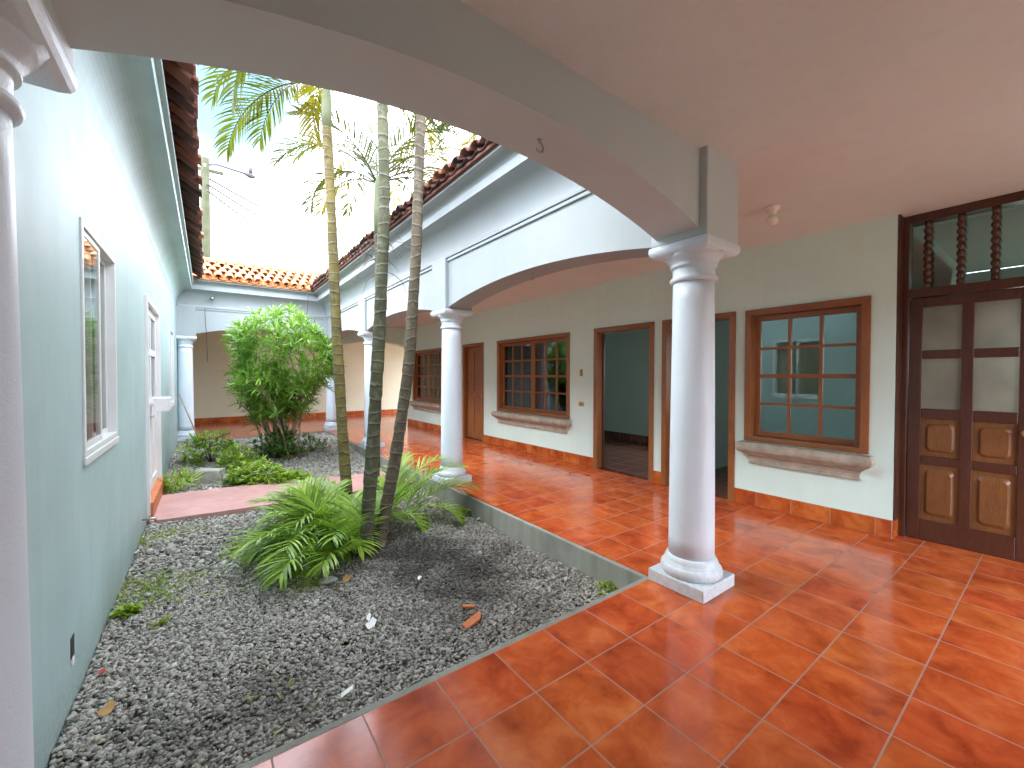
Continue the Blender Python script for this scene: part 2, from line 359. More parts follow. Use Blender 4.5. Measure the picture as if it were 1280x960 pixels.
def thing(name, label, cat, loc=(0, 0, 0), group=None):
    o = bpy.data.objects.new(name, None); COL.objects.link(o); o.location = loc; o.empty_display_size = .1
    o['label'] = label; o['category'] = cat; o['kind'] = 'thing'
    if group: o['group'] = group
    ORG[o] = Vector(loc); return o
def tag(o, label, cat, group=None):
    o['label'] = label; o['category'] = cat; o['kind'] = 'thing'
    if group: o['group'] = group
    return o
def struct(o): o['kind'] = 'structure'; return o
def copy_tree(o, loc, label, group=None):
    c = o.copy(); COL.objects.link(c); c.location = loc; c['label'] = label
    if group: c['group'] = group
    for ch in o.children:
        d = ch.copy(); COL.objects.link(d); d.parent = c
        for g in ch.children:
            e = g.copy(); COL.objects.link(e); e.parent = d
    return c

def prism(mb, cells, axis, c0, c1):
    """cells: list of quads of (s, z) corners in a vertical plane; extruded from c0 to c1 along axis ('x' or 'y')."""
    idx = {}; pts = []; quads = []
    def vid(p):
        k = (round(p[0], 5), round(p[1], 5))
        if k not in idx: idx[k] = len(pts); pts.append(p)
        return idx[k]
    for q in cells: quads.append([vid(p) for p in q])
    n = len(pts); mk = (lambda p, c: (c, p[0], p[1])) if axis == 'x' else (lambda p, c: (p[0], c, p[1]))
    vs = [mk(p, c0) for p in pts] + [mk(p, c1) for p in pts]
    fs = [tuple(q) for q in quads] + [tuple(i+n for i in reversed(q)) for q in quads]
    ed = {}
    for q in quads:
        for i in range(len(q)):
            e = (q[i], q[(i+1) % len(q)]); ed[e] = 1
    for (a, b) in list(ed):
        if (b, a) not in ed: fs.append((b, a, a+n, b+n))
    mb.add(vs, fs); return mb
def wall_cells(s0, s1, z0, z1, openings):
    ss = sorted({s0, s1, *[v for o in openings for v in o[:2]]}); zs = sorted({z0, z1, *[v for o in openings for v in o[2:]]})
    cells = []
    for a, b in zip(ss, ss[1:]):
        for c, d in zip(zs, zs[1:]):
            if any(o[0] <= (a+b)/2 <= o[1] and o[2] <= (c+d)/2 <= o[3] for o in openings): continue
            cells.append([(a, c), (b, c), (b, d), (a, d)])
    return cells
def arch_cells(s0, s1, zs, za, ztop, n=28):
    h = za-zs; w = (s1-s0)/2; R = (w*w+h*h)/(2*h); cz = za-R; c = (s0+s1)/2
    P = [(s0+(s1-s0)*i/n) for i in range(n+1)]; zz = [cz+math.sqrt(max(0, R*R-(p-c)**2)) for p in P]
    return [[(P[i], zz[i]), (P[i+1], zz[i+1]), (P[i+1], ztop), (P[i], ztop)] for i in range(n)]

# ------------------------------------------------------------------ dimensions of the place
LW = -.54            # face of the left wing
AX = 2.58            # outer face of the right arcade
RW = 4.95            # face of the right wall
NY = 1.74            # outer face of the near arch
FY = 11.84           # outer face of the far arcade
CEIL = 2.9
CY = [1.58, 5.12, 8.60, 12.0]; CX = 2.735
def gz(x, y=5):
    u = min(1, max(0, (y-7.6)/3.2)); u = u*u*(3-2*u)
    return (-.145 - .075*(x-LW)/3.1)*(1-.8*u)

# ------------------------------------------------------------------ ground, floors, ceilings
g = MB(); g.add([(-300, -300, -.5), (300, -300, -.5), (300, 300, -.5), (-300, 300, -.5)], [(0, 1, 2, 3)])
struct(g.build('ground', 'ground'))
f = MB()
f.box((LW, -1.6, -.05), (5.28, 1.789, 0)); f.box((2.58, 1.789, -.05), (RW+.004, 11.80, 0)); f.box((LW, 11.80, -.05), (8.0, 15.9, 0))
struct(f.build('floor', 'tile'))
k = MB()
k.box((2.535, 1.83, -.5), (2.579, 11.76, -.004)); k.box((LW, 1.790, -.5), (2.579, 1.829, -.004)); k.box((LW, 11.761, -.5), (2.579, 11.799, -.004))
k.box((LW, -1.6, -.5), (8, 1.78, -.06)); k.box((2.6, 1.8, -.5), (8, 15.9, -.06)); k.box((LW, 11.82, -.5), (2.59, 15.9, -.06))
struct(k.build('kerb', 'cement', bevel=.004))
c = MB()
c.box((-.9, -1.6, CEIL), (5.6, 1.6, CEIL+.1)); c.box((2.735, 1.602, CEIL+.001), (RW+.15, 11.998, CEIL+.1)); c.box((-.9, 12.0, CEIL), (8.2, 16.1, CEIL+.1))
struct(c.build('ceiling', 'ceil'))

# soil under the gravel
s = MB(); nx, ny = 12, 40; vs = []
for j in range(ny+1):
    for i in range(nx+1):
        x = LW+(2.54-LW)*i/nx; y = 1.80+(11.78-1.80)*j/ny; vs.append((x, y, gz(x, y)-.012))
s.add(vs, [(j*(nx+1)+i, j*(nx+1)+i+1, (j+1)*(nx+1)+i+1, (j+1)*(nx+1)+i) for j in range(ny) for i in range(nx)])
struct(s.build('soil', 'soil'))
# garden path
p = MB(); n = 16; vs = []
for i in range(n+1):
    x = LW+.03+(2.53-LW-.03)*i/n; u = i/n
    yb = 7.02+.05*math.sin(u*5); yf = 5.83+.20*u*u
    z = gz(x)+.045
    vs += [(x, yf, z-.08), (x, yf, z), (x, yb, z), (x, yb, z-.08)]
fs = []
for i in range(n):
    for q in range(3): fs.append((i*4+q, i*4+q+1, (i+1)*4+q+1, (i+1)*4+q))
fs += [(0, 1, 2, 3), (n*4, n*4+1, n*4+2, n*4+3)]
p.add(vs, fs); struct(p.build('path', 'path'))

# gravel: real stones in one object
rng = np.random.default_rng(4)
def ico():
    t = (1+5**.5)/2
    v = np.array([(-1,t,0),(1,t,0),(-1,-t,0),(1,-t,0),(0,-1,t),(0,1,t),(0,-1,-t),(0,1,-t),(t,0,-1),(t,0,1),(-t,0,-1),(-t,0,1)], float)
    v /= np.linalg.norm(v[0])
    f = np.array([(0,11,5),(0,5,1),(0,1,7),(0,7,10),(0,10,11),(1,5,9),(5,11,4),(11,10,2),(10,7,6),(7,1,8),(3,9,4),(3,4,2),(3,2,6),(3,6,8),(3,8,9),(4,9,5),(2,4,11),(6,2,10),(8,6,7),(9,8,1)])
    return v, f
def gravel():
    V, Fc = ico()
    def pts(n, y0, y1):
        return rng.uniform(LW+.01, 2.525, n), rng.uniform(y0, y1, n)
    xs, ys, ss = [], [], []
    for n, y0, y1, sz in ((56000, 1.84, 4.2, .0088), (17000, 4.2, 5.95, .0112), (18000, 6.95, 9.5, .0155), (8000, 9.5, 11.75, .021)):
        x, y = pts(n, y0, y1); xs.append(x); ys.append(y); ss.append(sz*np.exp(rng.normal(0, .33, n)))
    x = np.concatenate(xs); y = np.concatenate(ys); sz = np.clip(np.concatenate(ss), .006, .04)
    u = (x-LW)/3.1
    keep = ~((y > 5.83+.20*u*u-.01) & (y < 7.04))
    x, y, sz = x[keep], y[keep], sz[keep]; n = len(x)
    sc = np.stack([sz*rng.uniform(.9, 1.5, n), sz*rng.uniform(.7, 1.1, n), sz*rng.uniform(.4, .75, n)], 1)
    P = V[None]*(1+rng.normal(0, .13, (n, 12, 1)))*sc[:, None, :]
    a = rng.uniform(0, 6.283, n); tx = np.clip(rng.normal(0, .35, n), -.9, .9); ty = np.clip(rng.normal(0, .35, n), -.9, .9)
    ca, sa = np.cos(a), np.sin(a)
    X = P[..., 0]*ca[:, None]-P[..., 1]*sa[:, None]; Y = P[..., 0]*sa[:, None]+P[..., 1]*ca[:, None]; Z = P[..., 2]+X*np.tan(tx)[:, None]*.7+Y*np.tan(ty)[:, None]*.7
    lump = .012*np.sin(x*4.1+y*1.7)+.010*np.sin(y*5.3-x*2.2)
    uu = np.clip((y-7.6)/3.2, 0, 1); uu = uu*uu*(3-2*uu)
    zz = (-.145-.075*(x-LW)/3.1)*(1-.8*uu) + rng.uniform(-.006, .010, n) + lump*.6
    X += x[:, None]; Y += y[:, None]; Z += zz[:, None]
    co = np.stack([X, Y, Z], -1).reshape(-1, 3)
    F = (Fc[None]+12*np.arange(n)[:, None, None]).reshape(-1, 3)
    me = bpy.data.meshes.new('gravel')
    me.vertices.add(len(co)); me.vertices.foreach_set('co', co.ravel())
    me.loops.add(F.size); me.loops.foreach_set('vertex_index', F.ravel().astype(np.int32))
    me.polygons.add(len(F)); me.polygons.foreach_set('loop_start', (np.arange(len(F))*3).astype(np.int32)); me.polygons.foreach_set('loop_total', np.full(len(F), 3, np.int32))
    me.polygons.foreach_set('use_smooth', np.ones(len(F), bool))
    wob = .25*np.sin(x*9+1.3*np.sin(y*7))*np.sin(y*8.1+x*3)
    dirt_shade = np.exp(-((x-1.75)/.75)**2-((y-3.1)/.95)**2)*.95 + np.exp(-((x-1.3)/.45)**2-((y-3.9)/.5)**2)*.6 + np.exp(-((x-.1)/.45)**2-((y-2.35)/.28)**2)*.5 + np.exp(-((x-.3)/.5)**2-((y-4.4)/.5)**2)*.15
    dirt_shade = np.clip(dirt_shade+wob*np.clip(dirt_shade*2.2, .12, 1)+rng.normal(0, .12, n), 0, 1)  # soil patches plus shade beside the palms, put into the stone colour
    tone = np.clip(rng.beta(2.2, 2.6, n)*.85 + (rng.random(n) < .05)*.35, 0, 1)
    at_ = me.attributes.new('tone', 'FLOAT', 'POINT'); at_.data.foreach_set('value', np.repeat(tone, 12).astype(np.float32))
    a2 = me.attributes.new('dirt_shade', 'FLOAT', 'POINT'); a2.data.foreach_set('value', np.repeat(dirt_shade, 12).astype(np.float32))
    me.update(calc_edges=True); me.validate(); me.materials.append(M['gravel'])
    o = bpy.data.objects.new('gravel', me); COL.objects.link(o)
    tag(o, 'loose grey gravel filling the two courtyard beds', 'gravel'); o['kind'] = 'stuff'
gravel()

# ------------------------------------------------------------------ columns
def make_column(label):
    t = thing('column', label, 'column', (0, 0, 0), 'white columns of the arcades')
    b = MB(); b.box((-.205, -.205, 0), (.205, .205, .085)); b.build('plinth', 'colw', t, bevel=.006)
    b = MB(); b.lathe([(.10, .08), (.188, .084), (.199, .10), (.202, .12), (.197, .14), (.184, .155), (.178, .158), (.178, .168), (.174, .17), (.172, .185), (.164, .20), (.157, .215), (.10, .216)], n=48)
    b.build('base', 'colw', t)
    pr = [(.10, .205)] + [(.150-.017*(u**1.4), .205+(2.11-.205)*u) for u in [i/14 for i in range(15)]] + [(.10, 2.115)]
    b = MB(); b.lathe(pr, n=48); b.build('shaft', 'colw', t)
    b = MB(); b.lathe([(.10, 2.10), (.136, 2.10), (.150, 2.107), (.155, 2.12), (.150, 2.133), (.138, 2.14), (.136, 2.15), (.136, 2.185), (.137, 2.20), (.150, 2.203), (.152, 2.215), (.148, 2.222), (.155, 2.235), (.175, 2.262), (.20, 2.285), (.10, 2.29)], n=48)
    b.build('neck', 'colw', t)
    rings = [(.150, 2.272), (.185, 2.275), (.205, 2.290), (.214, 2.306), (.217, 2.324), (.214, 2.345), (.210, 2.352), (.10, 2.3525)]
    b = MB(); vs = []; fs = []
    for h, z in rings: vs += [(-h, -h, z), (h, -h, z), (h, h, z), (-h, h, z)]
    for j in range(len(rings)-1):
        for i in range(4): fs.append((j*4+i, j*4+(i+1) % 4, (j+1)*4+(i+1) % 4, (j+1)*4+i))
    fs += [(3, 2, 1, 0), tuple(len(rings)*4-4+i for i in range(4))]
    b.add(vs, fs); b.build('abacus', 'colw', t, bevel=.004)
    return t
col0 = make_column('white column nearest the camera, at the corner of the gravel bed and tiled floor')
col0.location = (CX, CY[0], 0)
GR = 'white columns of the arcades'
copy_tree(col0, (CX, CY[1], 0), 'second white column along the kerb, behind the palm clump', GR)
copy_tree(col0, (CX, CY[2], 0), 'third white column along the kerb, seen between the palm trunks', GR)
copy_tree(col0, (CX, CY[3], 0), 'far corner column between the round shrub and the leftmost palm trunk', GR)
copy_tree(col0, (-.522, CY[0], 0), 'white column cut off by the left picture edge, against the mint wall', GR)
copy_tree(col0, (-.395, CY[3], 0), 'far white column at the end of the left wall with a stick leaning on it', GR)

# ------------------------------------------------------------------ cornices (swept profile)
def prof(mould=True):
    P = [(-.05, 2.97)]
    if mould: P += [(.022, 2.97), (.022, 2.998), (.012, 3.0), (.012, 3.008), (.034, 3.010), (.036, 3.034), (.02, 3.046), (.012, 3.06)]
    else: P += [(.0, 2.97), (.002, 3.03), (.006, 3.06)]
    for i in range(1, 15):
        a = math.pi/2*i/14; P.append((.012+.245*(1-math.cos(a)), 3.06+.32*math.sin(a)))
    P += [(.282, 3.381), (.284, 3.470), (.262, 3.474)]
    if mould:
        for i in range(1, 8):
            a = math.pi/2*i/7; P.append((.262+.11*(1-math.cos(a)), 3.474+.08*math.sin(a)))
        P += [(.398, 3.556), (.398, 3.60), (-.05, 3.60)]
    else: P += [(.300, 3.482), (.318, 3.486), (.320, 3.53), (.285, 3.534), (.285, 3.60), (-.05, 3.60)]
    return P
def cornice(mb, P, side):
    """ends mitred into the neighbouring side"""
    vs = []; n = len(P)
    for e in (0, 1):
        for o, z in P:
            oo = max(o, -.05)
            if side == 'right': vs.append((AX-oo, (NY+oo) if e == 0 else (FY-oo), z))
            if side == 'left': vs.append((LW+oo, (NY+oo) if e == 0 else (FY-oo), z))
            if side == 'far': vs.append(((LW+oo) if e == 0 else (AX-oo), FY-oo, z))
            if side == 'near': vs.append(((LW+oo) if e == 0 else (AX-oo), NY+oo, z))
    fs = [(i, (i+1) % n, n+(i+1) % n, n+i) for i in range(n)] + [tuple(range(n)), tuple(range(2*n-1, n-1, -1))]
    mb.add(vs, fs); return mb

def roof_tiles(side, mname, seed, name, label, rows=4, slope=.50, start=.50):
    """barrel tiles as real half-tubes; o = distance outward from the wall face (negative = up the roof)."""
    R = random.Random(seed); mb = MB(); pitch = .192; L = .40; exp = .33
    lo, hi = (NY, FY) if side in ('left', 'right') else (LW, AX)
    ln = math.sqrt(1+slope*slope)
    def W(sv_, o, z):
        if side == 'right': return (AX-o, sv_, z)
        if side == 'left': return (LW+o, sv_, z)
        if side == 'far': return (sv_, FY-o, z)
        return (sv_, NY+o, z)
    def half(sv_, o0, o1, z0, z1, r0, r1, upw, tone):
        mb.tone = tone; mb.smooth = True; vs = []; n = 7; th = .013
        for (o, z, r) in ((o0, z0, r0), (o1, z1, r1)):
            for rr in (r, r-th):
                for i in range(n):
                    a = math.pi*i/(n-1); vs.append(W(sv_+rr*math.cos(a), o, z+upw*rr*.82*math.sin(a)))
        q = lambda e, l, i: e*2*n+l*n+i
        fs = []
        for i in range(n-1):
            fs += [(q(0,0,i), q(0,0,i+1), q(1,0,i+1), q(1,0,i)), (q(0,1,i), q(1,1,i), q(1,1,i+1), q(0,1,i+1)), (q(0,0,i), q(0,1,i), q(0,1,i+1), q(0,0,i+1)), (q(1,0,i), q(1,0,i+1), q(1,1,i+1), q(1,1,i))]
        fs += [(q(0,0,0), q(1,0,0), q(1,1,0), q(0,1,0)), (q(0,0,n-1), q(0,1,n-1), q(1,1,n-1), q(1,0,n-1))]
        mb.add(vs, fs); mb.smooth = False
    z0 = 3.62
    for r in range(rows):
        o0 = start - r*exp/ln; zz = z0 + r*exp*slope/ln
        sA, sB = lo+o0+.02, hi-o0-.02
        nn = int((sB-sA)/pitch)
        for i in range(nn+1):
            sv_ = sA+.06+i*pitch+R.uniform(-.008, .008); dz = R.uniform(-.006, .006); do = R.uniform(-.02, .02)
            half(sv_, o0+do, o0+do-L/ln, zz+.045+dz, zz+.025+dz+L*slope/ln, .088, .070, 1, R.random())
            if r < 3: half(sv_+pitch/2, o0+do-.03, o0-L/ln, zz+.035, zz+.035+L*slope/ln, .085, .07, -.7, R.random()*.6)
    t = thing(name, label, 'roof', tuple(W((lo+hi)/2, 0, 3.6)))
    mb.build('barrel_tiles', mname, t)
    # deck below the tiles and the flat slab behind the ridge
    d = MB(); top = start-rows*exp/ln; zt = z0+rows*exp*slope/ln
    a0, a1 = (start-.06 if side != 'left' else .30), top
    vs = []
    for e in (0, 1):
        for o, z in ((a0, z0-.035), (a0, z0-.005), (a1, zt-.005), (-3.0, zt-.01), (-3.0, z0-.04)):
            if e == 0: sv_ = lo+max(o, -3)
            else: sv_ = hi-max(o, -3)
            vs.append(W(sv_, o, z))
    d.add(vs, [(i, (i+1) % 5, 5+(i+1) % 5, 5+i) for i in range(5)] + [(0, 1, 2, 3, 4), (9, 8, 7, 6, 5)])
    d.build('roof_deck', mname, t)
    r_ = MB(); r_.tone = .3
    r_.tube([W(lo+top-.02 if top > 0 else lo+top, top-.03, zt+.06), W(hi-top, top-.03, zt+.06)], .07, 10)
    r_.build('ridge', mname, t)
    return t

# ------------------------------------------------------------------ arcades
PW = .205
def arcade_right():
    t = thing('arcade_wall', 'long white arcade wall of three shallow arches over the tiled corridor', 'arcade', (AX+.15, 6.8, 2.36))
    cells = []
    ys = [CY[0]-PW, CY[0]+PW, CY[1]-PW, CY[1]+PW, CY[2]-PW, CY[2]+PW, CY[3]-PW, CY[3]+PW]
    for a, b in ((1, 2), (3, 4), (5, 6)): cells += arch_cells(ys[a], ys[b], 2.375, 2.525, 3.0)
    for a, b in ((2, 3), (4, 5)): cells += [[(ys[a], 2.6), (ys[b], 2.6), (ys[b], 3.0), (ys[a], 3.0)]]
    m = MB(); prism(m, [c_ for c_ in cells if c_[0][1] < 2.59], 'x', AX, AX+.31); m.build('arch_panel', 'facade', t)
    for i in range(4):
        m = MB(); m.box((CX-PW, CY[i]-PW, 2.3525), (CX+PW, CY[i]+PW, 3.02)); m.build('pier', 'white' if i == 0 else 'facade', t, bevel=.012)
    m = MB(); cornice(m, prof(), 'right'); m.build('cornice', 'facade', t)
    m = MB(); m.box((AX+.02, NY-.3, 3.005), (AX+.29, FY+.3, 3.58)); m.build('parapet', 'facade', t)
arcade_right()
def arcade_near():
    t = thing('arch', 'big white arch spanning the foreground overhead between two columns', 'arch', (1.1, CY[0], 2.36))
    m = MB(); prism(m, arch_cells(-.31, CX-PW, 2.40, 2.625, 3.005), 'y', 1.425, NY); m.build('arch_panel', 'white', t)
    m = MB(); m.box((-.72, CY[0]-PW, 2.3525), (-.31, CY[0]+PW, 3.02)); m.build('pier', 'white', t, bevel=.005)
    m = MB(); cornice(m, prof(), 'near'); m.build('cornice', 'white', t)
    m = MB(); m.box((LW, 1.44, 3.006), (AX+.01, NY-.02, 3.58)); m.build('parapet', 'white', t)
arcade_near()
def arcade_far():
    t = thing('arcade_wall', 'far white arch wall closing the courtyard under the orange roof', 'arcade', (1.1, 12, 2.36))
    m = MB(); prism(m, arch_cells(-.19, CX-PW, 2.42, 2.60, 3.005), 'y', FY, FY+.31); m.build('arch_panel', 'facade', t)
    m = MB(); m.box((-.60, 12-PW, 2.3525), (-.19, 12+PW, 3.02)); m.build('pier', 'facade', t, bevel=.005)
    m = MB(); cornice(m, prof(), 'far'); m.build('cornice', 'facade', t)
    m = MB(); m.box((LW, FY+.02, 3.006), (AX+.01, FY+.3, 3.58)); m.build('parapet', 'facade', t)
    m = MB(); m.tube([at(265, 373, y=11.78), at(265, 373, y=11.66)], .035, 14); m.build('drain_spout', 'metal', t)
arcade_far()
m = MB(); prism(m, arch_cells(CX+PW, RW, 2.30, 2.46, CEIL+.02), 'y', 11.86, 12.14)
tag(m.build('cross_arch', 'cream', org=(3.9, 12, 2.3)), 'cream arch crossing the corridor at its far end', 'arch')

roof_tiles('right', 'rooftile_b', 1, 'tiled_roof', 'dark weathered barrel tile roof edge above the right arcade', start=.50)
roof_tiles('left', 'rooftile_b', 2, 'tiled_roof', 'dark weathered barrel tile eave above the pale mint left wall', start=.50)
roof_tiles('far', 'rooftile_o', 3, 'tiled_roof', 'orange clay barrel tile roof at the far end of the courtyard', start=.50)
roof_tiles('near', 'rooftile_b', 5, 'tiled_roof', 'barrel tile eave above the foreground arch', start=.50)

# ------------------------------------------------------------------ left wing
LWIN = (3.15, 4.16, 1.01, 2.30); LDOOR = (5.95, 7.40, -.12, 2.33); LWIN2 = (9.62, 10.72, .92, 2.33)
t = thing('wall', 'pale mint wall of the left wing running along the gravel bed', 'wall', (LW, 6, -.2))
m = MB(); prism(m, wall_cells(-1.6, 16.1, -.5, 2.99, [LWIN, LDOOR, LWIN2]), 'x', LW-.18, LW); m.build('wall_face', 'mint', t)
m = MB(); cornice(m, prof(False), 'left'); m.build('cornice', 'mint', t)
m = MB(); m.box((LW-.17, -1.6, 2.992), (LW-.02, 16, 3.58)); m.build('parapet', 'mint', t)
m = MB(); q = at(90, 808, x=LW); m.box((LW-.01, q.y-.03, q.z-.05), (LW+.003, q.y+.03, q.z+.05)); m.build('socket_hole_shade', 'dark', t)  # flat dark plate carries the shade inside the socket opening
m = MB(); m.box((LW+.001, q.y-.025, q.z-.085), (LW+.006, q.y+.012, q.z-.052)); m.build('torn_flap', 'paper', t)

def slide_window(o, label, curtain='curtain'):
    y0, y1, z0, z1 = o; x = LW
    t = thing('sliding_window', label, 'window', (x, (y0+y1)/2, z0), 'aluminium windows of the left wing')
    m = MB(); e = .035
    m.add([(x-.085, y0+.001, z0+.001), (x-.085, y1-.001, z0+.001), (x-.085, y1-.001, z1-.001), (x-.085, y0+.001, z1-.001)] + [(x+.010, y0+.001, z0+.001), (x+.010, y1-.001, z0+.001), (x+.010, y1-.001, z1-.001), (x+.010, y0+.001, z1-.001)]
          + [(x-.085, y0+e, z0+e), (x-.085, y1-e, z0+e), (x-.085, y1-e, z1-e), (x-.085, y0+e, z1-e)] + [(x+.010, y0+e, z0+e), (x+.010, y1-e, z0+e), (x+.010, y1-e, z1-e), (x+.010, y0+e, z1-e)],
          [q for i in range(4) for j in ((i+1) % 4,) for q in ((4+i, 4+j, 12+j, 12+i), (i, 8+i, 8+j, j), (i, j, 4+j, 4+i), (8+i, 12+i, 12+j, 8+j))])
    m.build('frame', 'alu', t, bevel=.003)
    m = MB(); m.box((x+.0005, y0-.01, z0-.045), (x+.016, y1+.01, z0-.0005)); m.build('sill', 'alu', t, bevel=.004)
    ym = (y0+y1)/2
    for (a, b, xx) in ((y0+e+.002, ym+.03, x-.028), (ym-.03, y1-e-.002, x-.064)):
        m = MB(); w = .032; c0, c1 = z0+e+.002, z1-e-.002
        P4 = [(a, c0), (b, c0), (b, c1), (a, c1)]; Q4 = [(a+w, c0+w), (b-w, c0+w), (b-w, c1-w), (a+w, c1-w)]
        m.add([(xx, *p) for p in P4]+[(xx+.026, *p) for p in P4]+[(xx, *p) for p in Q4]+[(xx+.026, *p) for p in Q4],
              [q for i in range(4) for j in ((i+1) % 4,) for q in ((4+i, 4+j, 12+j, 12+i), (i, 8+i, 8+j, j), (i, j, 4+j, 4+i), (8+i, 12+i, 12+j, 8+j))])
        s_ = m.build('sash', 'alu', t, bevel=.003)
        m = MB(); m.box((xx+.018, a+w-.004, c0+w-.004), (xx+.022, b-w+.004, c1-w+.004)); m.build('pane', 'glass_low', s_)
    m = MB(); vs = []; n = 60
    for i in range(n+1):
        y = y0-.02+(y1-y0+.04)*i/n; xx = x-.125+.012*math.sin(i*1.15)+.006*math.sin(i*2.9)
        vs += [(xx, y, z0-.03), (xx, y, z1+.03)]
    m.smooth = True; m.add(vs, [(2*i, 2*i+2, 2*i+3, 2*i+1) for i in range(n)]); m.build(curtain, 'curtain', t)
slide_window(LWIN, 'white aluminium sliding window with brown curtain, nearest window in the left wall')
slide_window(LWIN2, 'narrow looking far aluminium window in the left wall beyond the white door')

def left_door():
    y0, y1, z0, z1 = LDOOR; x = LW
    t = thing('door', 'white glazed metal door in the left wall at the end of the pink path', 'door', (x, (y0+y1)/2, z0))
    m = MB(); e = .06
    m.box((x-.12, y0+.001, z0), (x+.03, y0+e, z1-.001)); m.box((x-.12, y1-e, z0), (x+.03, y1-.001, z1-.001)); m.box((x-.12, y0+e, z1-e), (x+.03, y1-e, z1-.001)); m.build('frame', 'doorwhite', t, bevel=.003)
    a, b, c0, c1 = y0+e+.004, y1-e-.004, z0+.19, z1-e-.004
    m = MB(); w = .09
    m.box((x-.05, a, c0), (x-.01, a+w, c1)); m.box((x-.05, b-w, c0), (x-.01, b, c1)); m.box((x-.05, (a+b)/2-.04, c0), (x-.011, (a+b)/2+.04, c1))
    for z, h in ((c0, .12), (1.08, .10), (1.70, .08), (c1-.09, .09)): m.box((x-.052, a+w, z), (x-.012, b-w, z+h))
    lf = m.build('leaf', 'doorwhite', t, bevel=.003)
    m = MB(); m.box((x-.035, a+w, 1.15), (x-.03, b-w, c1-.05)); m.build('pane', 'glass', lf)
    m = MB(); m.box((x-.04, a+w, c0+.1), (x-.026, b-w, 1.1)); m.build('lower_panel', 'doorwhite', lf)
    m = MB(); m.tube([(x-.01, a+.05, 1.0), (x+.05, a+.05, 1.0), (x+.05, a+.16, 1.0)], .009, 8); m.build('handle', 'metal', lf)
    m = MB(); m.box((x-.16, y0, 1.0), (x-.14, y1, z1)); m.build('curtain', 'doorwhite', t)
    m = MB(); m.box((x-.12, y0+.004, z0-.2), (x+.055, y1-.004, z0+.185)); m.build('step', 'brick', t, bevel=.006)
    m = MB(); m.box((x+.031, 6.42, 1.03), (x+.17, 6.80, 1.19)); m.build('shelf_box', 'doorwhite', t, bevel=.006)
left_door()
# tap on the left wall
q = at(178, 650, x=LW)
t = thing('garden_tap', 'small metal garden tap sticking out low on the left wall', 'tap', tuple(q))
m = MB(); m.tube([q, q+Vector((.05, 0, 0)), q+Vector((.085, 0, 0)), q+Vector((.10, 0, -.012)), q+Vector((.103, 0, -.04))], [.011, .011, .013, .012, .010], 10); m.build('spout', 'metal', t)
m = MB(); m.tube([q+Vector((.055, 0, .005)), q+Vector((.055, 0, .035))], .006, 8); m.tube([q+Vector((.055, -.03, .038)), q+Vector((.055, .03, .038))], .006, 8); m.build('handle', 'metal', t)

# ------------------------------------------------------------------ right wall and rooms
D2 = (2.36, 3.26, 0, 2.185); D1 = (3.45, 4.48, 0, 2.185); W1 = (1.145, 2.192, .735, 2.178); W2 = (5.09, 7.20, .735, 2.178); DF = (7.80, 8.66, 0, 2.185); W3 = (9.80, 11.66, .735, 2.178)
OPEN = [W1, D2, D1, W2, DF, W3]
t = thing('wall', 'cream wall of the corridor with wooden windows and doors', 'wall', (RW, 6.5, 0))
m = MB(); prism(m, wall_cells(.946, 12.1, 0, CEIL+.05, OPEN), 'x', RW, RW+.16); m.build('wall_face', 'cream', t)
for a, b in ((.946, 2.328), (3.292, 3.418), (4.512, 7.768), (8.692, 12.1)):
    m = MB(); m.box((RW-.014, a+.002, .002), (RW-.001, b-.002, .163)); m.build('skirting', 'skirt_y', t, bevel=.002)
m = MB(); m.box((RW+.0, .932, .002), (RW+.16, .945, .163)); m.build('skirting', 'skirt_x', t, bevel=.002)

def casing(t, o, w=.068, x=RW, depth=.16, sillbar=False):
    y0, y1, z0, z1 = o; m = MB()
    for sg, ye in ((1, y0), (-1, y1)):
        # one L-shaped jamb: lining of the opening plus the casing lip lapping the wall
        a_, b_, c_ = ye-sg*w*.45, ye+sg*w*.55, ye+sg*.0006
        L_ = [(x-.022, a_), (x-.0015, a_), (x-.0015, c_), (x+depth+.01, c_), (x+depth+.01, b_), (x-.022, b_)]
        zb, zt_ = z0+(w*.75 if sillbar else 0), z1-w*.6
        m = MB(); m.add([(p[0], p[1], zb) for p in L_]+[(p[0], p[1], zt_) for p in L_], [(0, 1, 2, 5), (2, 3, 4, 5), (6, 7, 8, 11), (8, 9, 10, 11)]+[(i, (i+1) % 6, 6+(i+1) % 6, 6+i) for i in range(6)])
        m.build('jamb', 'wood_v', t, bevel=.004)
    zr = [(z1-w*.6, z1+w*.4, z1-.0005)] + ([(z0-.001, z0+w*.75, None)] if sillbar else [])
    for za, zb, zw in zr:
        m = MB()
        if zw is None: m.box((x-.0225, y0-w*.45, za), (x+depth+.012, y1+w*.45, zb))
        else:
            L_ = [(x-.0225, za), (x+depth+.012, za), (x+depth+.012, zw), (x-.0014, zw), (x-.0014, zb), (x-.0225, zb)]
            ya_, yb_ = y0-w*.45, y1+w*.45
            m.add([(p[0], y0+.0007 if i in (1, 2) else ya_, p[1]) for i, p in enumerate(L_)]+[(p[0], y1-.0007 if i in (1, 2) else yb_, p[1]) for i, p in enumerate(L_)], [(0, 1, 2, 3), (0, 3, 4, 5), (6, 7, 8, 9), (6, 9, 10, 11)]+[(i, (i+1) % 6, 6+(i+1) % 6, 6+i) for i in range(6)])
        m.build('sill_rail' if zw is None else 'head', 'wood_h', t, bevel=.004)

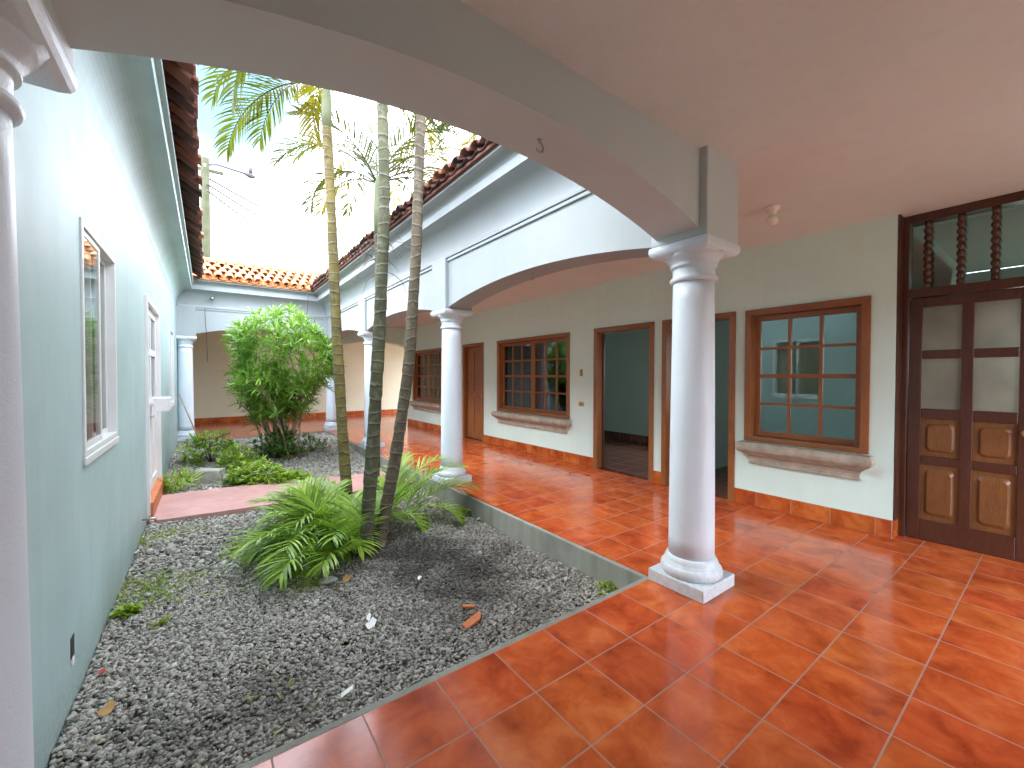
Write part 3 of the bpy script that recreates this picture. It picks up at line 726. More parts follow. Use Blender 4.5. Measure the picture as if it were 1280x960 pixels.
def wood_window(o, label, cols, rows=4, leafs=1):
    y0, y1, z0, z1 = o; x = RW
    t = thing('wooden_window', label, 'window', (x, (y0+y1)/2, z0), 'wooden grid windows of the corridor')
    casing(t, o, sillbar=True)
    a, b, c0, c1 = y0+.042, y1-.042, z0+.055, z1-.045
    xx = x+.075; w = .055; wd_ = (b-a)/leafs
    for L in range(leafs):
        la, lb = a+L*wd_+.001, a+(L+1)*wd_-.001
        m = MB(); m.box((xx, la, c0), (xx+.04, la+w, c1)); m.box((xx, lb-w, c0), (xx+.04, lb, c1)); cc = cols//leafs
        for i in range(1, cc):
            y = la+w+(lb-la-2*w)*i/cc; m.box((xx+.002, y-.016, c0+w), (xx+.038, y+.016, c1-w))
        s_ = m.build('sash', 'wood_v', t, bevel=.004)
        m = MB(); m.box((xx-.001, la+w, c0), (xx+.041, lb-w, c0+w)); m.box((xx-.001, la+w, c1-w), (xx+.041, lb-w, c1))
        for i in range(1, rows):
            z = c0+w+(c1-c0-2*w)*i/rows; hh = .022 if i == 2 else .014; m.box((xx-.003, la+w-.001, z-hh), (xx+.035, lb-w+.001, z+hh))
        m.build('glazing_bar', 'wood_h', s_, bevel=.003)
        m = MB(); m.box((xx+.018, la+w-.005, c0+w-.005), (xx+.022, lb-w+.005, c1-w+.005)); m.build('pane', 'glass', s_)
    # carved stone sill: stacked profile returned at its ends
    P = [(.02, .478), (.028, .480), (.030, .495), (.020, .50), (.022, .53), (.034, .562), (.060, .585), (.078, .592), (.078, .606), (.092, .608), (.112, .620), (.130, .645), (.134, .672), (.126, .700), (.118, .712), (.118, .7235), (.0, .724)]
    m = MB(); vs = []; ya, yb = y0+.055, y1-.055
    for o_, z in P:
        vs += [(x-.001, ya-o_, z), (x-o_, ya-o_, z), (x-o_, yb+o_, z), (x-.001, yb+o_, z)]
    n = len(P); fs = [(j*4+i, j*4+i+1, (j+1)*4+i+1, (j+1)*4+i) for j in range(n-1) for i in range(3)] + [(j*4+3, j*4, (j+1)*4, (j+1)*4+3) for j in range(n-1)] + [(0, 3, 2, 1), tuple(4*n-4+i for i in range(4))]
    m.add(vs, fs); m.build('stone_sill', 'stone', t)
wood_window(W1, 'three column wooden grid window with stone sill, nearest window beside the dark entrance door', 3)
wood_window(W2, 'wide six column wooden grid window between the open doorway and the closed wooden door', 6, leafs=2)
wood_window(W3, 'farthest wooden grid window in the cream wall, partly hidden behind a palm trunk', 6, leafs=2)

def doorway(o, label):
    t = thing('doorway', label, 'doorway', (RW, (o[0]+o[1])/2, 0), 'open wooden doorways of the corridor')
    casing(t, o)
    y0, y1, z0, z1 = o
    for a_, b_ in ((y0+.038, y0+.055), (y1-.055, y1-.038)):
        m = MB(); m.box((RW+.11, a_, z0), (RW+.15, b_, z1-.05)); m.build('door_stop', 'wood_d', t, bevel=.003)
doorway(D1, 'wooden frame of the fully visible open doorway left of the near column')
doorway(D2, 'wooden frame of the open doorway partly hidden behind the near column')
def closed_door():
    o = DF; y0, y1, z0, z1 = o
    t = thing('door', 'closed brown panelled door beside the second column', 'door', (RW, (y0+y1)/2, 0))
    casing(t, o)
    a, b = y0+.042, y1-.042; x = RW+.07
    m = MB(); m.box((x, a, .01), (x+.04, b, z1-.045)); lf = m.build('leaf', 'wood_v', t, bevel=.003)
    m = MB()
    for z, z2 in ((.15, .95), (1.10, 2.0)):
        for p, q_ in ((a+.09, (a+b)/2-.04), ((a+b)/2+.04, b-.09)): m.box((x-.016, p, z), (x-.001, q_, z2))
    m.build('raised_panel', 'wood_v', lf, bevel=.012)
    m = MB(); m.lathe([(.0, -.06), (.026, -.055), (.028, -.035), (.012, -.028), (.012, -.001)], (x, a+.05, 1.02), 14, 'x'); m.build('knob', 'plate', lf)
closed_door()

# rooms behind; their unseen window openings are added to let light in
def room(name, x0, x1, y0, y1, wallmat, daylight_hole):
    m = MB()
    z0, z1 = 0, 2.75
    prism(m, wall_cells(y0, y1, -.05, z1, [daylight_hole]), 'x', x1, x1+.1); m.box((x0, y0-.05, -.05), (x1, y0, z1)); m.box((x0, y1, -.05), (x1, y1+.05, z1)); m.box((x0, y0-.05, z1), (x1+.1, y1+.05, z1+.1))
    struct(m.build(name, wallmat))
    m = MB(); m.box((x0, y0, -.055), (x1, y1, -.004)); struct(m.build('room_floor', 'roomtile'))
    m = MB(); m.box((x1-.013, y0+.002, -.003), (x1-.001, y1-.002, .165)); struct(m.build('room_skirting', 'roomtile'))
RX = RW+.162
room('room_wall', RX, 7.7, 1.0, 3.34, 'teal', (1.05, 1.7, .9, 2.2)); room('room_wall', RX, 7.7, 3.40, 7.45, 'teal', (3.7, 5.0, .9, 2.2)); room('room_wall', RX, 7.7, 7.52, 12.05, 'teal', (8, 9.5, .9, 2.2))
# curtains behind the wide window
m = MB(); vs = []; n = 70
for i in range(n+1):
    y = 5.75+.85*i/n; xx = RW+.26+.025*math.sin(i*.9)+.01*math.sin(i*2.3); vs += [(xx, y, .6), (xx, y, 2.35)]
m.smooth = True; m.add(vs, [(2*i, 2*i+2, 2*i+3, 2*i+1) for i in range(n)])
tag(m.build('curtain', 'paper', org=(RW+.26, 6.2, .6)), 'pale curtain hanging inside the wide six column window', 'curtain')

# far gallery walls; the side opening is added to light the gallery
m = MB(); m.box((-.9, 15.9, -.05), (8.2, 16.05, CEIL+.05)); bw = m.build('wall', 'beige', org=(2, 15.9, 0)); tag(bw, 'plain cream wall at the back of the far gallery', 'wall')
m = MB(); m.box((LW, 15.886, .002), (8.0, 15.899, .163)); m.build('skirting', 'skirt_x', bw, bevel=.002)
m = MB(); prism(m, wall_cells(12.1, 15.9, -.05, CEIL+.05, [(12.5, 15.5, 0, 2.4)]), 'x', 8.0, 8.15); tag(m.build('wall', 'cream', org=(8, 14, 0)), 'cream side wall at the right end of far gallery, unseen opening added for light', 'wall')
m = MB(); m.box((RW+.165, 12.101, -.05), (8.0, 12.2, CEIL+.05)); tag(m.build('wall', 'cream', org=(6.5, 12.1, 0)), 'cream return wall turning off the corridor at its far end', 'wall')
# near gallery back wall; its unseen opening is added to brighten the gallery
m = MB(); prism(m, wall_cells(-.9, 8, -.05, CEIL+.05, [(2.7, 4.9, 0, 2.1)]), 'y', -1.75, -1.6); tag(m.build('wall', 'cream', org=(2, -1.7, 0)), 'cream back wall behind the viewer with a wide unseen opening added for light', 'wall')

# ------------------------------------------------------------------ entrance door on the right
def entrance():
    x = 5.12
    t = thing('entrance_door', 'tall dark wooden entrance door with glass panes and a turned baluster transom', 'door', (x, .2, 0))
    yl, yr = .9445, -.62; zt = 2.19
    m = MB(); m.box((RW+.012, .928, .165), (x-.032, .9452, CEIL-.002)); m.build('jamb_lining', 'wood_d', t, bevel=.003)
    m = MB(); m.box((x-.03, yl-.055, 0), (x+.10, yl-.001, CEIL-.002)); m.box((x-.03, yr, 0), (x+.10, yr+.055, CEIL-.002)); m.box((x-.031, yr+.055, CEIL-.075), (x+.10, yl-.055, CEIL-.002)); m.box((x-.031, yr+.055, zt-.03), (x+.10, yl-.055, zt+.045)); m.build('frame', 'wood_d', t, bevel=.005)
    m = MB(); m.box((x+.045, yr+.055, zt+.045), (x+.05, yl-.055, CEIL-.075)); m.build('transom_pane', 'glass', t)
    yb = [.775, .575, .385, .16, -.03, -.22, -.42]
    for y in yb:
        z0, z1 = zt+.045, CEIL-.075; pr = [(.024, z0), (.024, z0+.05)]; nb = 8; h = (z1-z0-.1)/nb
        for i in range(nb):
            for u in (0.02, .2, .4, .6, .8, .98): pr.append((.015+.014*math.sin(math.pi*u), z0+.05+h*(i+u)))
        pr += [(.024, z1-.05), (.024, z1)]
        m = MB(); m.lathe(pr, (x-.002, y, 0), 16); m.build('baluster', 'wood_d', t)
    m = MB(); m.box((x+.006, yr+.06, .0006), (x+.044, yl-.06, .0108)); m.build('light_seal', 'wood_d', t)  # added strip blocking the light leak under the door leaves
    for (a, b) in ((yl-.058, .165), (.160, yr+.058)):
        m = MB(); st = .085; c0, c1 = .012, zt-.034; mid = (a+b)/2
        m.box((x, a-st, c0), (x+.05, a, c1)); m.box((x, b, c0), (x+.05, b+st, c1)); m.box((x+.001, mid-.036, c0+.14), (x+.049, mid+.036, c1-.07))
        zr = [(c0, c0+.175), (.68, .755), (1.085, 1.175), (1.615, 1.69), (c1-.085, c1)]
        for z0, z1 in zr: m.box((x+.002, b+st, z0), (x+.048, a-st, z1))
        lf = m.build('leaf', 'wood_d', t, bevel=.005)
        for (p, q_) in ((mid+.036, a-st), (b+st, mid-.036)):
            for z0, z1 in ((1.175, 1.615), (1.69, c1-.085)):
                m = MB(); m.box((x+.022, p-.004, z0-.004), (x+.028, q_+.004, z1+.004)); m.build('pane', 'frost', lf)
            for z0, z1 in ((c0+.175, .68), (.755, 1.085)):
                m = MB(); m.box((x+.020, p-.004, z0-.004), (x+.030, q_+.004, z1+.004))
                # raised field with notched corners
                w0, w1, h0, h1, nn = p+.03, q_-.03, z0+.04, z1-.04, .028
                ring = [(w0+nn, h0), (w1-nn, h0), (w1-nn*.4, h0+nn*.4), (w1, h0+nn), (w1, h1-nn), (w1-nn*.4, h1-nn*.4), (w1-nn, h1), (w0+nn, h1), (w0+nn*.4, h1-nn*.4), (w0, h1-nn), (w0, h0+nn), (w0+nn*.4, h0+nn*.4)]
                cx_, cz_ = (w0+w1)/2, (h0+h1)/2; n = len(ring)
                inn = [(cx_+(u-cx_)*.82, cz_+(v-cz_)*.86) for u, v in ring]
                vs = [(x+.0199, u, v) for u, v in ring] + [(x+.004, u, v) for u, v in inn]
                m.add(vs, [(i, (i+1) % n, n+(i+1) % n, n+i) for i in range(n)] + [tuple(n+i for i in range(n))])
                m.build('raised_panel', 'wood_p', lf)
    m = MB(); m.lathe([(.0, -.075), (.022, -.07), (.03, -.05), (.022, -.035), (.012, -.03), (.012, -.002)], (x, .205, 1.02), 16, 'x'); m.build('knob', 'plate', t)
entrance()
# the hall behind the entrance door, with an opening to daylight
m = MB(); m.box((5.3, .95, -.05), (9.0, .995, 2.98)); m.box((5.3, -2.0, 2.985), (9.0, .995, 3.08)); m.box((5.3, -2.05, -.05), (9, -2.0, 2.98)); prism(m, wall_cells(-2.0, .95, -.05, 2.98, [(-1.2, .5, .9, 2.3)]), 'x', 9.0, 9.1)
m.box((5.25, .949, -.05), (5.29, .996, 2.98)); struct(m.build('hall_wall', 'teal'))
m = MB(); m.box((5.3, -2.0, -.055), (9, .95, -.003)); struct(m.build('hall_floor', 'roomtile'))
m = MB(); m.box((5.13, -1.6, 0), (5.23, -.625, CEIL+.04)); tag(m.build('wall', 'cream', org=(5.2, -1.1, 0)), 'cream wall piece beyond the entrance door', 'wall')

# ------------------------------------------------------------------ small fittings
def bulb(p, label):
    t = thing('ceiling_bulb', label, 'light fixture', (p.x, p.y, CEIL), 'bare ceiling bulbs')
    x, y, z = p.x, p.y, CEIL
    m = MB(); m.lathe([(.0, z-.001), (.055, z-.002), (.058, z-.018), (.045, z-.035), (.03, z-.045), (.028, z-.075), (.0, z-.078)][::-1], (x, y, 0), 24); m.build('socket', 'porc', t)
    m = MB(); m.lathe([(.0, z-.165), (.02, z-.163), (.038, z-.150), (.046, z-.13), (.045, z-.11), (.034, z-.09), (.022, z-.08), (.02, z-.07), (0, z-.069)], (x, y, 0), 24); m.build('bulb', 'bulb', t)
bulb(at(966, 258, z=CEIL), 'unlit round bulb on the ceiling right of the near column')
bulb(Vector((3.8, 9.3, CEIL)), 'unlit bulb on the corridor ceiling seen between two palm trunks')

def hook(p, ax, label):
    t = thing('hook', label, 'hook', tuple(p), 'metal hooks under the arches')
    m = MB(); pts = [p+Vector((0, 0, .01)), p+Vector((0, 0, -.015))]
    for i in range(9):
        a = math.pi*(.5-1.35*i/8); d = .025
        pts.append(p+Vector((ax[0]*(math.cos(a)*d), ax[1]*(math.cos(a)*d), -.04+math.sin(a)*d)))
    m.tube(pts, .005, 8); m.build('wire_hook', 'metal', t)
    m = MB(); m.lathe([(.0, -.006), (.014, -.004), (.014, .004), (0, .005)], tuple(p), 12); m.build('rosette', 'metal', t)
hook(Vector((1.33, 1.58, 2.622)), (1, 0), 'metal hook under the big foreground arch')
hook(Vector((2.735, 3.35, 2.522)), (0, 1), 'small white hook under the nearest corridor arch')
def plate(p, label, slots):
    t = thing('wall_plate', label, 'switch plate', tuple(p))
    m = MB(); m.box((p.x-.008, p.y-.036, p.z-.058), (p.x-.0005, p.y+.036, p.z+.058)) if slots == 3 else m.box((p.x-.008, p.y-.058, p.z-.036), (p.x-.0005, p.y+.058, p.z+.036))
    m.build('cover', 'plate', t, bevel=.003)
    for i in range(slots):
        d = (i-(slots-1)/2)*.036; m = MB()
        if slots == 3: m.box((p.x-.011, p.y-.011, p.z+d-.012), (p.x-.0075, p.y+.011, p.z+d+.012))
        else: m.box((p.x-.011, p.y+d-.012, p.z-.011), (p.x-.0075, p.y+d+.012, p.z+.011))
        m.build('switch' if slots == 3 else 'socket', 'dark', t, bevel=.001)
plate(at(727, 466, x=RW), 'brass light switch plate on the wall left of the open doorway', 3)
plate(at(727, 505, x=RW), 'brass power socket low on the wall below the switch plate', 2)

# hanging cables at the far arcade
def cable(pts, r, label, name='cable', group=None):
    m = MB(); m.tube(pts, r, 6); o = m.build(name, 'cable', org=tuple(pts[0])); tag(o, label, 'cable', group); return o
q = at(256, 386, y=11.75); cable([q, q+Vector((.01, 0, -.3)), q+Vector((.03, 0, -.62)), q+Vector((.04, 0, -1.2))], .006, 'thin cable hanging before the far arch near the left wall')
q = at(385, 363, y=11.36); cable([q+Vector((0, 0, .05)), q+Vector((0, 0, -.35)), q+Vector((-.06, .12, -1.0))], .006, 'thin cable hanging from the orange roof corner above the shrub')

# leaning stick at the far left column
a = at(224, 493, y=11.3); b = at(252, 545, y=11.0); b.z = gz(0, 11)+.0
t = thing('stick', 'long thin wooden stick leaning on the far left column', 'stick', tuple(b))
m = MB(); m.tube([b, a], .014, 8); m.build('shaft', 'broom', t)
m = MB(); m.tube([b, b+(a-b)*.10], .017, 8); m.build('tip', 'frond_y', t)
m = MB(); q = at(232, 548, z=-.15); m.box((q.x-.04, q.y-.10, -.2), (q.x+.10, q.y+.05, .02)); o = m.build('stone_slab', 'rock', org=tuple(q), bevel=.01); tag(o, 'low pale slab at the foot of the far left column', 'slab')

# ------------------------------------------------------------------ palms
def frond(base, az, el, L, droop, nl=26, ll=.42, w=.022, seed=0, hang=.6, t0=.18, roll=0, r0=.012):
    """one pinnate leaf: arching rachis with two rows of folded leaflets"""
    R = random.Random(seed); m = MB(); n = 14; p = Vector(base); pts = [p.copy()]; e = el; tang = []
    for i in range(n):
        d = Vector((math.cos(az)*math.cos(e), math.sin(az)*math.cos(e), math.sin(e))); tang.append(d)
        p = p + d*(L/n); pts.append(p.copy()); e -= droop/n*(.5+i/n)
    tang.append(tang[-1]); m.tone = .6
    m.tube(pts, [r0*(1-.8*i/n) for i in range(n+1)], 5)
    sidev = Vector((-math.sin(az), math.cos(az), 0))
    for i in range(nl):
        u = t0+(1-t0)*i/(nl-1); f_ = u*n; k_ = min(int(f_), n-1); fr = f_-k_
        b = pts[k_].lerp(pts[k_+1], fr); T = tang[k_]; Nn = sidev.cross(T) if False else T.cross(sidev)*-1
        Nn = sidev.cross(T)*-1
        if Nn.z < 0: Nn = -Nn
        lenp = ll*(.35+.65*math.sin(math.pi*min(1, (.12+.86*u)))**.7)*R.uniform(.85, 1.1)
        for sgn in (-1, 1):
            if R.random() < .03: continue
            m.tone = R.random(); fwd = .55+.55*u+R.uniform(-.1, .1)
            d = (sidev*sgn*math.cos(fwd)+T*math.sin(fwd)+Nn*(.28+R.uniform(-.1, .1))).normalized()
            q = b.copy(); ns = 4; row = []; ww = w*R.uniform(.8, 1.15)
            for s_ in range(ns+1):
                prof_ = (.45, 1, .9, .6, .05)[s_]; wv = d.cross(Nn).normalized()*ww*.5*prof_
                row += [q-wv, q+wv]
                q = q + d*(lenp/ns); d = (d+Vector((0, 0, -hang*(.25+.25*s_)))).normalized()
            m.add(row, [(2*s_, 2*s_+2, 2*s_+3, 2*s_+1) for s_ in range(ns)])
    return m

def palm_trunk(path, r0, r1, sp=.115):
    """ringed trunk: a slight collar at every leaf scar"""
    pts = []; rad = []; P = [Vector(p) for p in path]; base = P[0]
    zs = [p.z for p in P]
    def ptz(z):
        for a, b in zip(P, P[1:]):
            if z <= b.z: u = (z-a.z)/(b.z-a.z); return a.lerp(b, u)
        return P[-1]
    H = P[-1].z-base.z; k_ = 0
    while True:
        for du, kk in ((0, 1.02), (.14, 1.0), (.5, .985), (.86, 1.0)):
            z = (k_+du)*sp
            if z > H: break
            u = z/H; r = r0+(r1-r0)*u
            if u < .06: r *= 1+.45*(1-u/.06)**2
            pts.append(ptz(base.z+z)); rad.append(r*kk*(1+.035*math.sin(k_*2.7+base.x*9)+.03*math.sin(k_*.61+base.y)))
        else:
            k_ += 1; continue
        break
    # gentle wobble smoothing
    out = []
    for i, p in enumerate(pts):
        a = pts[max(0, i-6)]; b = pts[min(len(pts)-1, i+6)]; out.append((p*2+a+b)/4)
    out[0] = pts[0]
    m = MB(); m.tube(out, rad, 16); return m, out[-1]

GP = 'tall ringed palms in the gravel bed'
IM = lambda deg: math.radians(-36.4+deg)       # azimuth measured from "straight right as seen by the viewer", turning away
def palm(name, label, path, r0, r1, matname, fronds, frmat, shaft_h=.55, shaft_r=None):
    base = path[0]; t = thing('palm_tree', label, 'palm tree', tuple(base), GP)
    m, top = palm_trunk(path, r0, r1); m.build('trunk', matname, t)
    sr = shaft_r or r1
    m = MB(); m.tube([top-Vector((0, 0, .01)), top+Vector((0, 0, shaft_h*.4)), top+Vector((0, 0, shaft_h*.8)), top+Vector((0, 0, shaft_h))], [sr*1.0, sr*1.12, sr*.85, sr*.45], 14); m.build('crownshaft', 'shaft', t)
    c = top+Vector((0, 0, shaft_h*.85))
    for i, (az, el, L, dr, kind) in enumerate(fronds):
        m = frond(c, IM(az), math.radians(el), L, math.radians(dr), nl=int(25*L/1.4)+4, ll=.44, w=.024, seed=hash((len(label), i)) % 9999, hang=.45)
        m.build('frond', 'frond_y' if kind else 'frond', t, normals=False)
    return t, top
# leftmost trunk
y = 5.0
P1 = [at(436, 645, y=y), at(428, 540, y=y), at(420, 400, y=y), at(414, 260, y=y), at(408, 150, y=y)]
P1[0].z = gz(1.3)-.03
palm('palm_tree', 'leftmost tall palm trunk, yellowish and ringed, beside the round shrub', P1, .062, .051, 'trunk_y',
     [(172, 48, 1.75, 135, 0), (150, 32, 1.6, 120, 0), (205, 58, 1.9, 120, 0), (120, 60, 1.7, 110, 0), (60, 50, 1.7, 120, 0), (10, 40, 1.5, 120, 1), (-40, 55, 1.6, 120, 0), (260, 60, 1.7, 110, 0), (230, 30, 1.5, 110, 0), (162, 20, 1.8, 105, 0), (15, 20, 1.6, 120, 0), (40, 40, 1.6, 130, 1)], 'frond')
y = 3.85
P2 = [at(456, 706, y=y), at(466, 560, y=y), at(475, 400, y=y), at(481, 250, y=y), at(478, 130, y=y), at(476, 60, y=y)]
P2[0].z = gz(1.1)-.03
palm('palm_tree', 'middle tall palm trunk, dark green and ringed, rising from the fern like leaves', P2, .062, .048, 'trunk_g',
     [(175, 12, 2.0, 120, 0), (140, 18, 1.9, 130, 1), (20, 10, 1.9, 120, 0), (160, 45, 1.7, 130, 0), (110, 50, 1.7, 120, 0), (70, 30, 1.6, 140, 0), (20, 50, 1.7, 120, 1), (-30, 55, 1.7, 120, 0), (200, 55, 1.7, 120, 0), (250, 60, 1.7, 110, 0), (300, 50, 1.6, 110, 0)], 'frond')
y = 3.95
P3 = [at(472, 698, y=y), at(494, 575, y=y), at(511, 460, y=y), at(520, 320, y=y), at(526, 150, y=y), at(527, 80, y=y)]
P3[0].z = gz(1.3)-.03
palm('palm_tree', 'rightmost tall palm trunk, brown and ringed, leaning right from the clump', P3, .060, .047, 'trunk_b',
     [(8, 5, 1.8, 110, 1), (28, 12, 1.8, 120, 1), (40, 30, 1.6, 150, 1), (62, 15, 1.5, 140, 1), (95, 50, 1.7, 120, 0), (20, 45, 1.6, 120, 1), (150, 55, 1.7, 120, 0), (-30, 55, 1.7, 120, 0), (210, 55, 1.7, 120, 0), (270, 60, 1.7, 110, 0)], 'frond')
y = 5.5
P4 = [at(470, 640, y=y), at(472, 480, y=y), at(473, 330, y=y), at(472, 285, y=y)]
P4[0].z = gz(1.5)-.03
t4, top4 = palm('palm_tree', 'slender pale palm hidden behind the middle trunk, with arching yellow green fronds', P4, .045, .042, 'trunk_b',
     [(2, 48, 1.6, 95, 1), (14, 36, 1.5, 90, 1), (112, 72, 1.7, 50, 0), (172, 38, 1.35, 165, 0), (155, 30, 1.2, 110, 1), (140, 60, 1.4, 100, 1), (185, 55, 1.5, 120, 0), (20, 30, 1.3, 120, 0), (50, 55, 1.4, 120, 1), (-20, 60, 1.4, 110, 0), (230, 60, 1.3, 110, 0), (165, 62, 1.6, 110, 0), (128, 45, 1.5, 120, 0), (95, 55, 1.5, 120, 1), (70, 40, 1.4, 120, 0), (35, 60, 1.6, 110, 0)], 'frond', shaft_h=.75, shaft_r=.05)
R = random.Random(8); m = MB(); q0 = top4+Vector((0, 0, -.12))
for i in range(26):
    az = R.uniform(0, 6.28); d = Vector((math.cos(az), math.sin(az), R.uniform(-.6, .5))); p = q0+Vector((0, 0, R.uniform(-.5, .15))); pts = [p]
    for s_ in range(5): p = p+d*R.uniform(.06, .12); d = (d+Vector((R.uniform(-.3, .3), R.uniform(-.3, .3), -.35))).normalized(); pts.append(p)
    m.tube(pts, [.006, .005, .0045, .004, .003, .002], 4)
m.build('dry_flower_stalk', 'twig', t4)

# young palm clump at the foot of the trunks
cb = at(424, 686, z=gz(.9)-.02)
t = thing('palm_bush', 'bushy clump of young arching palm leaves at the foot of the tall palms', 'palm bush', tuple(cb))
R = random.Random(21)
specs = []
for i in range(44):
    specs.append((R.uniform(60, 300), R.uniform(32, 80), R.uniform(.5, .85), R.uniform(85, 150)))
specs += [(175, 52, .95, 80), (165, 45, .85, 70), (195, 62, .8, 110), (268, 52, .95, 145), (258, 45, .85, 135), (275, 60, .9, 140), (20, 60, .7, 110), (330, 55, .6, 120), (150, 60, 1.0, 90)]
for i, (az, el, L, dr) in enumerate(specs):
    b = cb+Vector((R.gauss(0, .16), R.gauss(0, .14), 0))
    m = frond(b, IM(az), math.radians(el), L, math.radians(dr), nl=26, ll=.33, w=.020, seed=300+i, hang=.35, t0=.22, r0=.007)
    m.build('frond', 'areca', t, normals=False)
cb = at(492, 655, z=gz(1.5)-.02)
t = thing('palm_bush', 'few arching young palm leaves behind the rightmost trunk, reaching over the kerb', 'palm bush', tuple(cb))
for i, (az, el, L, dr) in enumerate([(10, 62, 1.0, 110), (30, 55, .95, 110), (-10, 45, .8, 110), (60, 65, .9, 90), (95, 70, 1.0, 70), (5, 75, 1.0, 90), (120, 60, .8, 90), (340, 50, .7, 130), (45, 75, 1.1, 100)]):
    b = cb+Vector((R.gauss(0, .08), R.gauss(0, .08), 0))
    m = frond(b, IM(az), math.radians(el), L, math.radians(dr), nl=24, ll=.30, w=.019, seed=500+i, hang=.35, t0=.22, r0=.007)
    m.build('frond', 'areca', t, normals=False)

# ------------------------------------------------------------------ leafy plants
def leaf(m, p, d, L, w, R, curl=.3, segs=3):
    d = d.normalized(); sd_ = d.cross(Vector((0, 0, 1)))
    if sd_.length < .05: sd_ = Vector((1, 0, 0))
    sd_.normalize(); roll = R.uniform(-.6, .6); nn = d.cross(sd_); sd_ = sd_*math.cos(roll)+nn*math.sin(roll)
    q = Vector(p); row = []
    for s_ in range(segs+1):
        u = s_/segs; ww = w*.5*(math.sin(math.pi*min(.97, .08+.86*u))**.8 if s_ < segs else .04)
        row += [q-sd_*ww, q+sd_*ww]; q = q+d*(L/segs); d = (d+Vector((0, 0, -curl/segs))).normalized()
    m.tone = R.random(); m.add(row, [(2*s_, 2*s_+2, 2*s_+3, 2*s_+1) for s_ in range(segs)])

def shrub():
    base = Vector((1.16, 9.05, gz(1.1, 9.05)))
    t = thing('shrub', 'round bright green shrub with narrow leaves and bare lower stems', 'shrub', tuple(base))
    R = random.Random(5); tips = []
    st = MB(); cen = base+Vector((0, 0, 1.85))
    for i in range(24):
        az = R.uniform(0, 6.28); spread = R.uniform(.1, 1.0)
        b = base+Vector((R.gauss(0, .12), R.gauss(0, .12), -.03)); d = Vector((math.cos(az)*spread*.42, math.sin(az)*spread*.42, 1)).normalized()
        p = b; pts = [p]; L = R.uniform(1.1, 1.7)
        for s_ in range(6):
            p = p+d*(L/6); d = (d+Vector((math.cos(az)*.10*spread+R.uniform(-.05, .05), math.sin(az)*.10*spread+R.uniform(-.05, .05), 0))).normalized(); pts.append(p)
        st.tube(pts, [.024, .021, .019, .016, .013, .010, .007], 7)
        for j in range(3, 7):
            for _ in range(3):
                a2 = R.uniform(0, 6.28); dd = (d+Vector((math.cos(a2)*.6, math.sin(a2)*.6, R.uniform(.1, .6)))).normalized(); e = pts[j]+dd*R.uniform(.18, .45)
                st.tube([pts[j], (pts[j]+e)/2+Vector((0, 0, .02)), e], [.008, .006, .004], 5); tips.append(e)
    st.build('stem', 'stem', t)
    m = MB()
    sh = []
    for _ in range(560):
        while True:
            v = Vector((R.uniform(-1, 1), R.uniform(-1, 1), R.uniform(-1, 1)))
            if .25 < v.length < 1: break
        k_ = v.length**.5/v.length
        lump = 1+.22*math.sin(3.4*v.x+1.3)*math.cos(2.9*v.y+.4)+.16*math.sin(5*v.z+2.6*v.x+.8*v.y)+R.uniform(-.08, .10)
        v = v*k_*lump
        q = cen+Vector((v.x*1.04, v.y*1.04, v.z*.98-.02))
        if q.z < base.z+.85: continue
        if q.z < cen.z-.25 and R.random() < .30+.5*(cen.z-.25-q.z): continue
        sh.append((q, v))
    for q, v in sh + [(e, (e-cen)) for e in tips]:
        ax = (Vector((v.x, v.y, max(v.z, -.1)*.8+.75))).normalized()
        n = R.randint(9, 13)
        for i in range(n):
            a = R.uniform(0, 6.28); u = ax.cross(Vector((math.cos(a), math.sin(a), .3))).normalized(); k_ = R.uniform(.15, 1.1)
            leaf(m, q-ax*.12*(i/n), ax*k_+u, R.uniform(.13, .25), R.uniform(.022, .034), R, .22)
    m.build('foliage', 'oleander', t, normals=False)
    # dark leafy shoots round the foot
    m = MB()
    for _ in range(130):
        a = R.uniform(0, 6.28); rr = R.uniform(0, .42)**.9; q = base+Vector((math.cos(a)*rr-.02, math.sin(a)*rr-.1, R.uniform(.05, .55)*(1.1-rr)))
        for i in range(9):
            leaf(m, q, Vector((R.gauss(0, 1), R.gauss(0, 1), R.uniform(0, 1.1))), R.uniform(.09, .16), R.uniform(.02, .032), R, .3)
    m.build('basal_shoots', 'deep', t, normals=False)
shrub()

def bushlet(p, rad, h, n, label, matname, name='leafy_plant', L=(.06, .13), w=(.02, .035), stems=0, seed=0, group=None, cat='plant', hang=.4, upw=.5):
    R = random.Random(seed); base = Vector(p)
    t = thing(name, label, cat, tuple(base), group)
    m = MB()
    for _ in range(n):
        a = R.uniform(0, 6.28); rr = math.sqrt(R.random()); q = base+Vector((math.cos(a)*rr*rad[0], math.sin(a)*rr*rad[1], h*(1-rr*rr*.7)*R.random()**.6))
        for i in range(6):
            leaf(m, q, Vector((R.gauss(0, 1)+math.cos(a)*.5, R.gauss(0, 1)+math.sin(a)*.5, R.uniform(-.1, 1)*upw*2)), R.uniform(*L), R.uniform(*w), R, hang)
    m.build('foliage', matname, t, normals=False)
    if stems:
        m = MB()
        for _ in range(stems):
            a = R.uniform(0, 6.28); rr = R.random()
            m.tube([base+Vector((R.gauss(0, .03), R.gauss(0, .03), -.02)), base+Vector((math.cos(a)*rr*rad[0]*.5, math.sin(a)*rr*rad[1]*.5, h*.5)), base+Vector((math.cos(a)*rr*rad[0]*.8, math.sin(a)*rr*rad[1]*.8, h*.9))], [.008, .006, .004], 5)
        m.build('stem', 'twig', t)
    return t
def gp(px, py, z=None):
    q = at(px, py, z=-.17)
    for _ in range(6): q = at(px, py, z=gz(q.x, q.y))
    return q
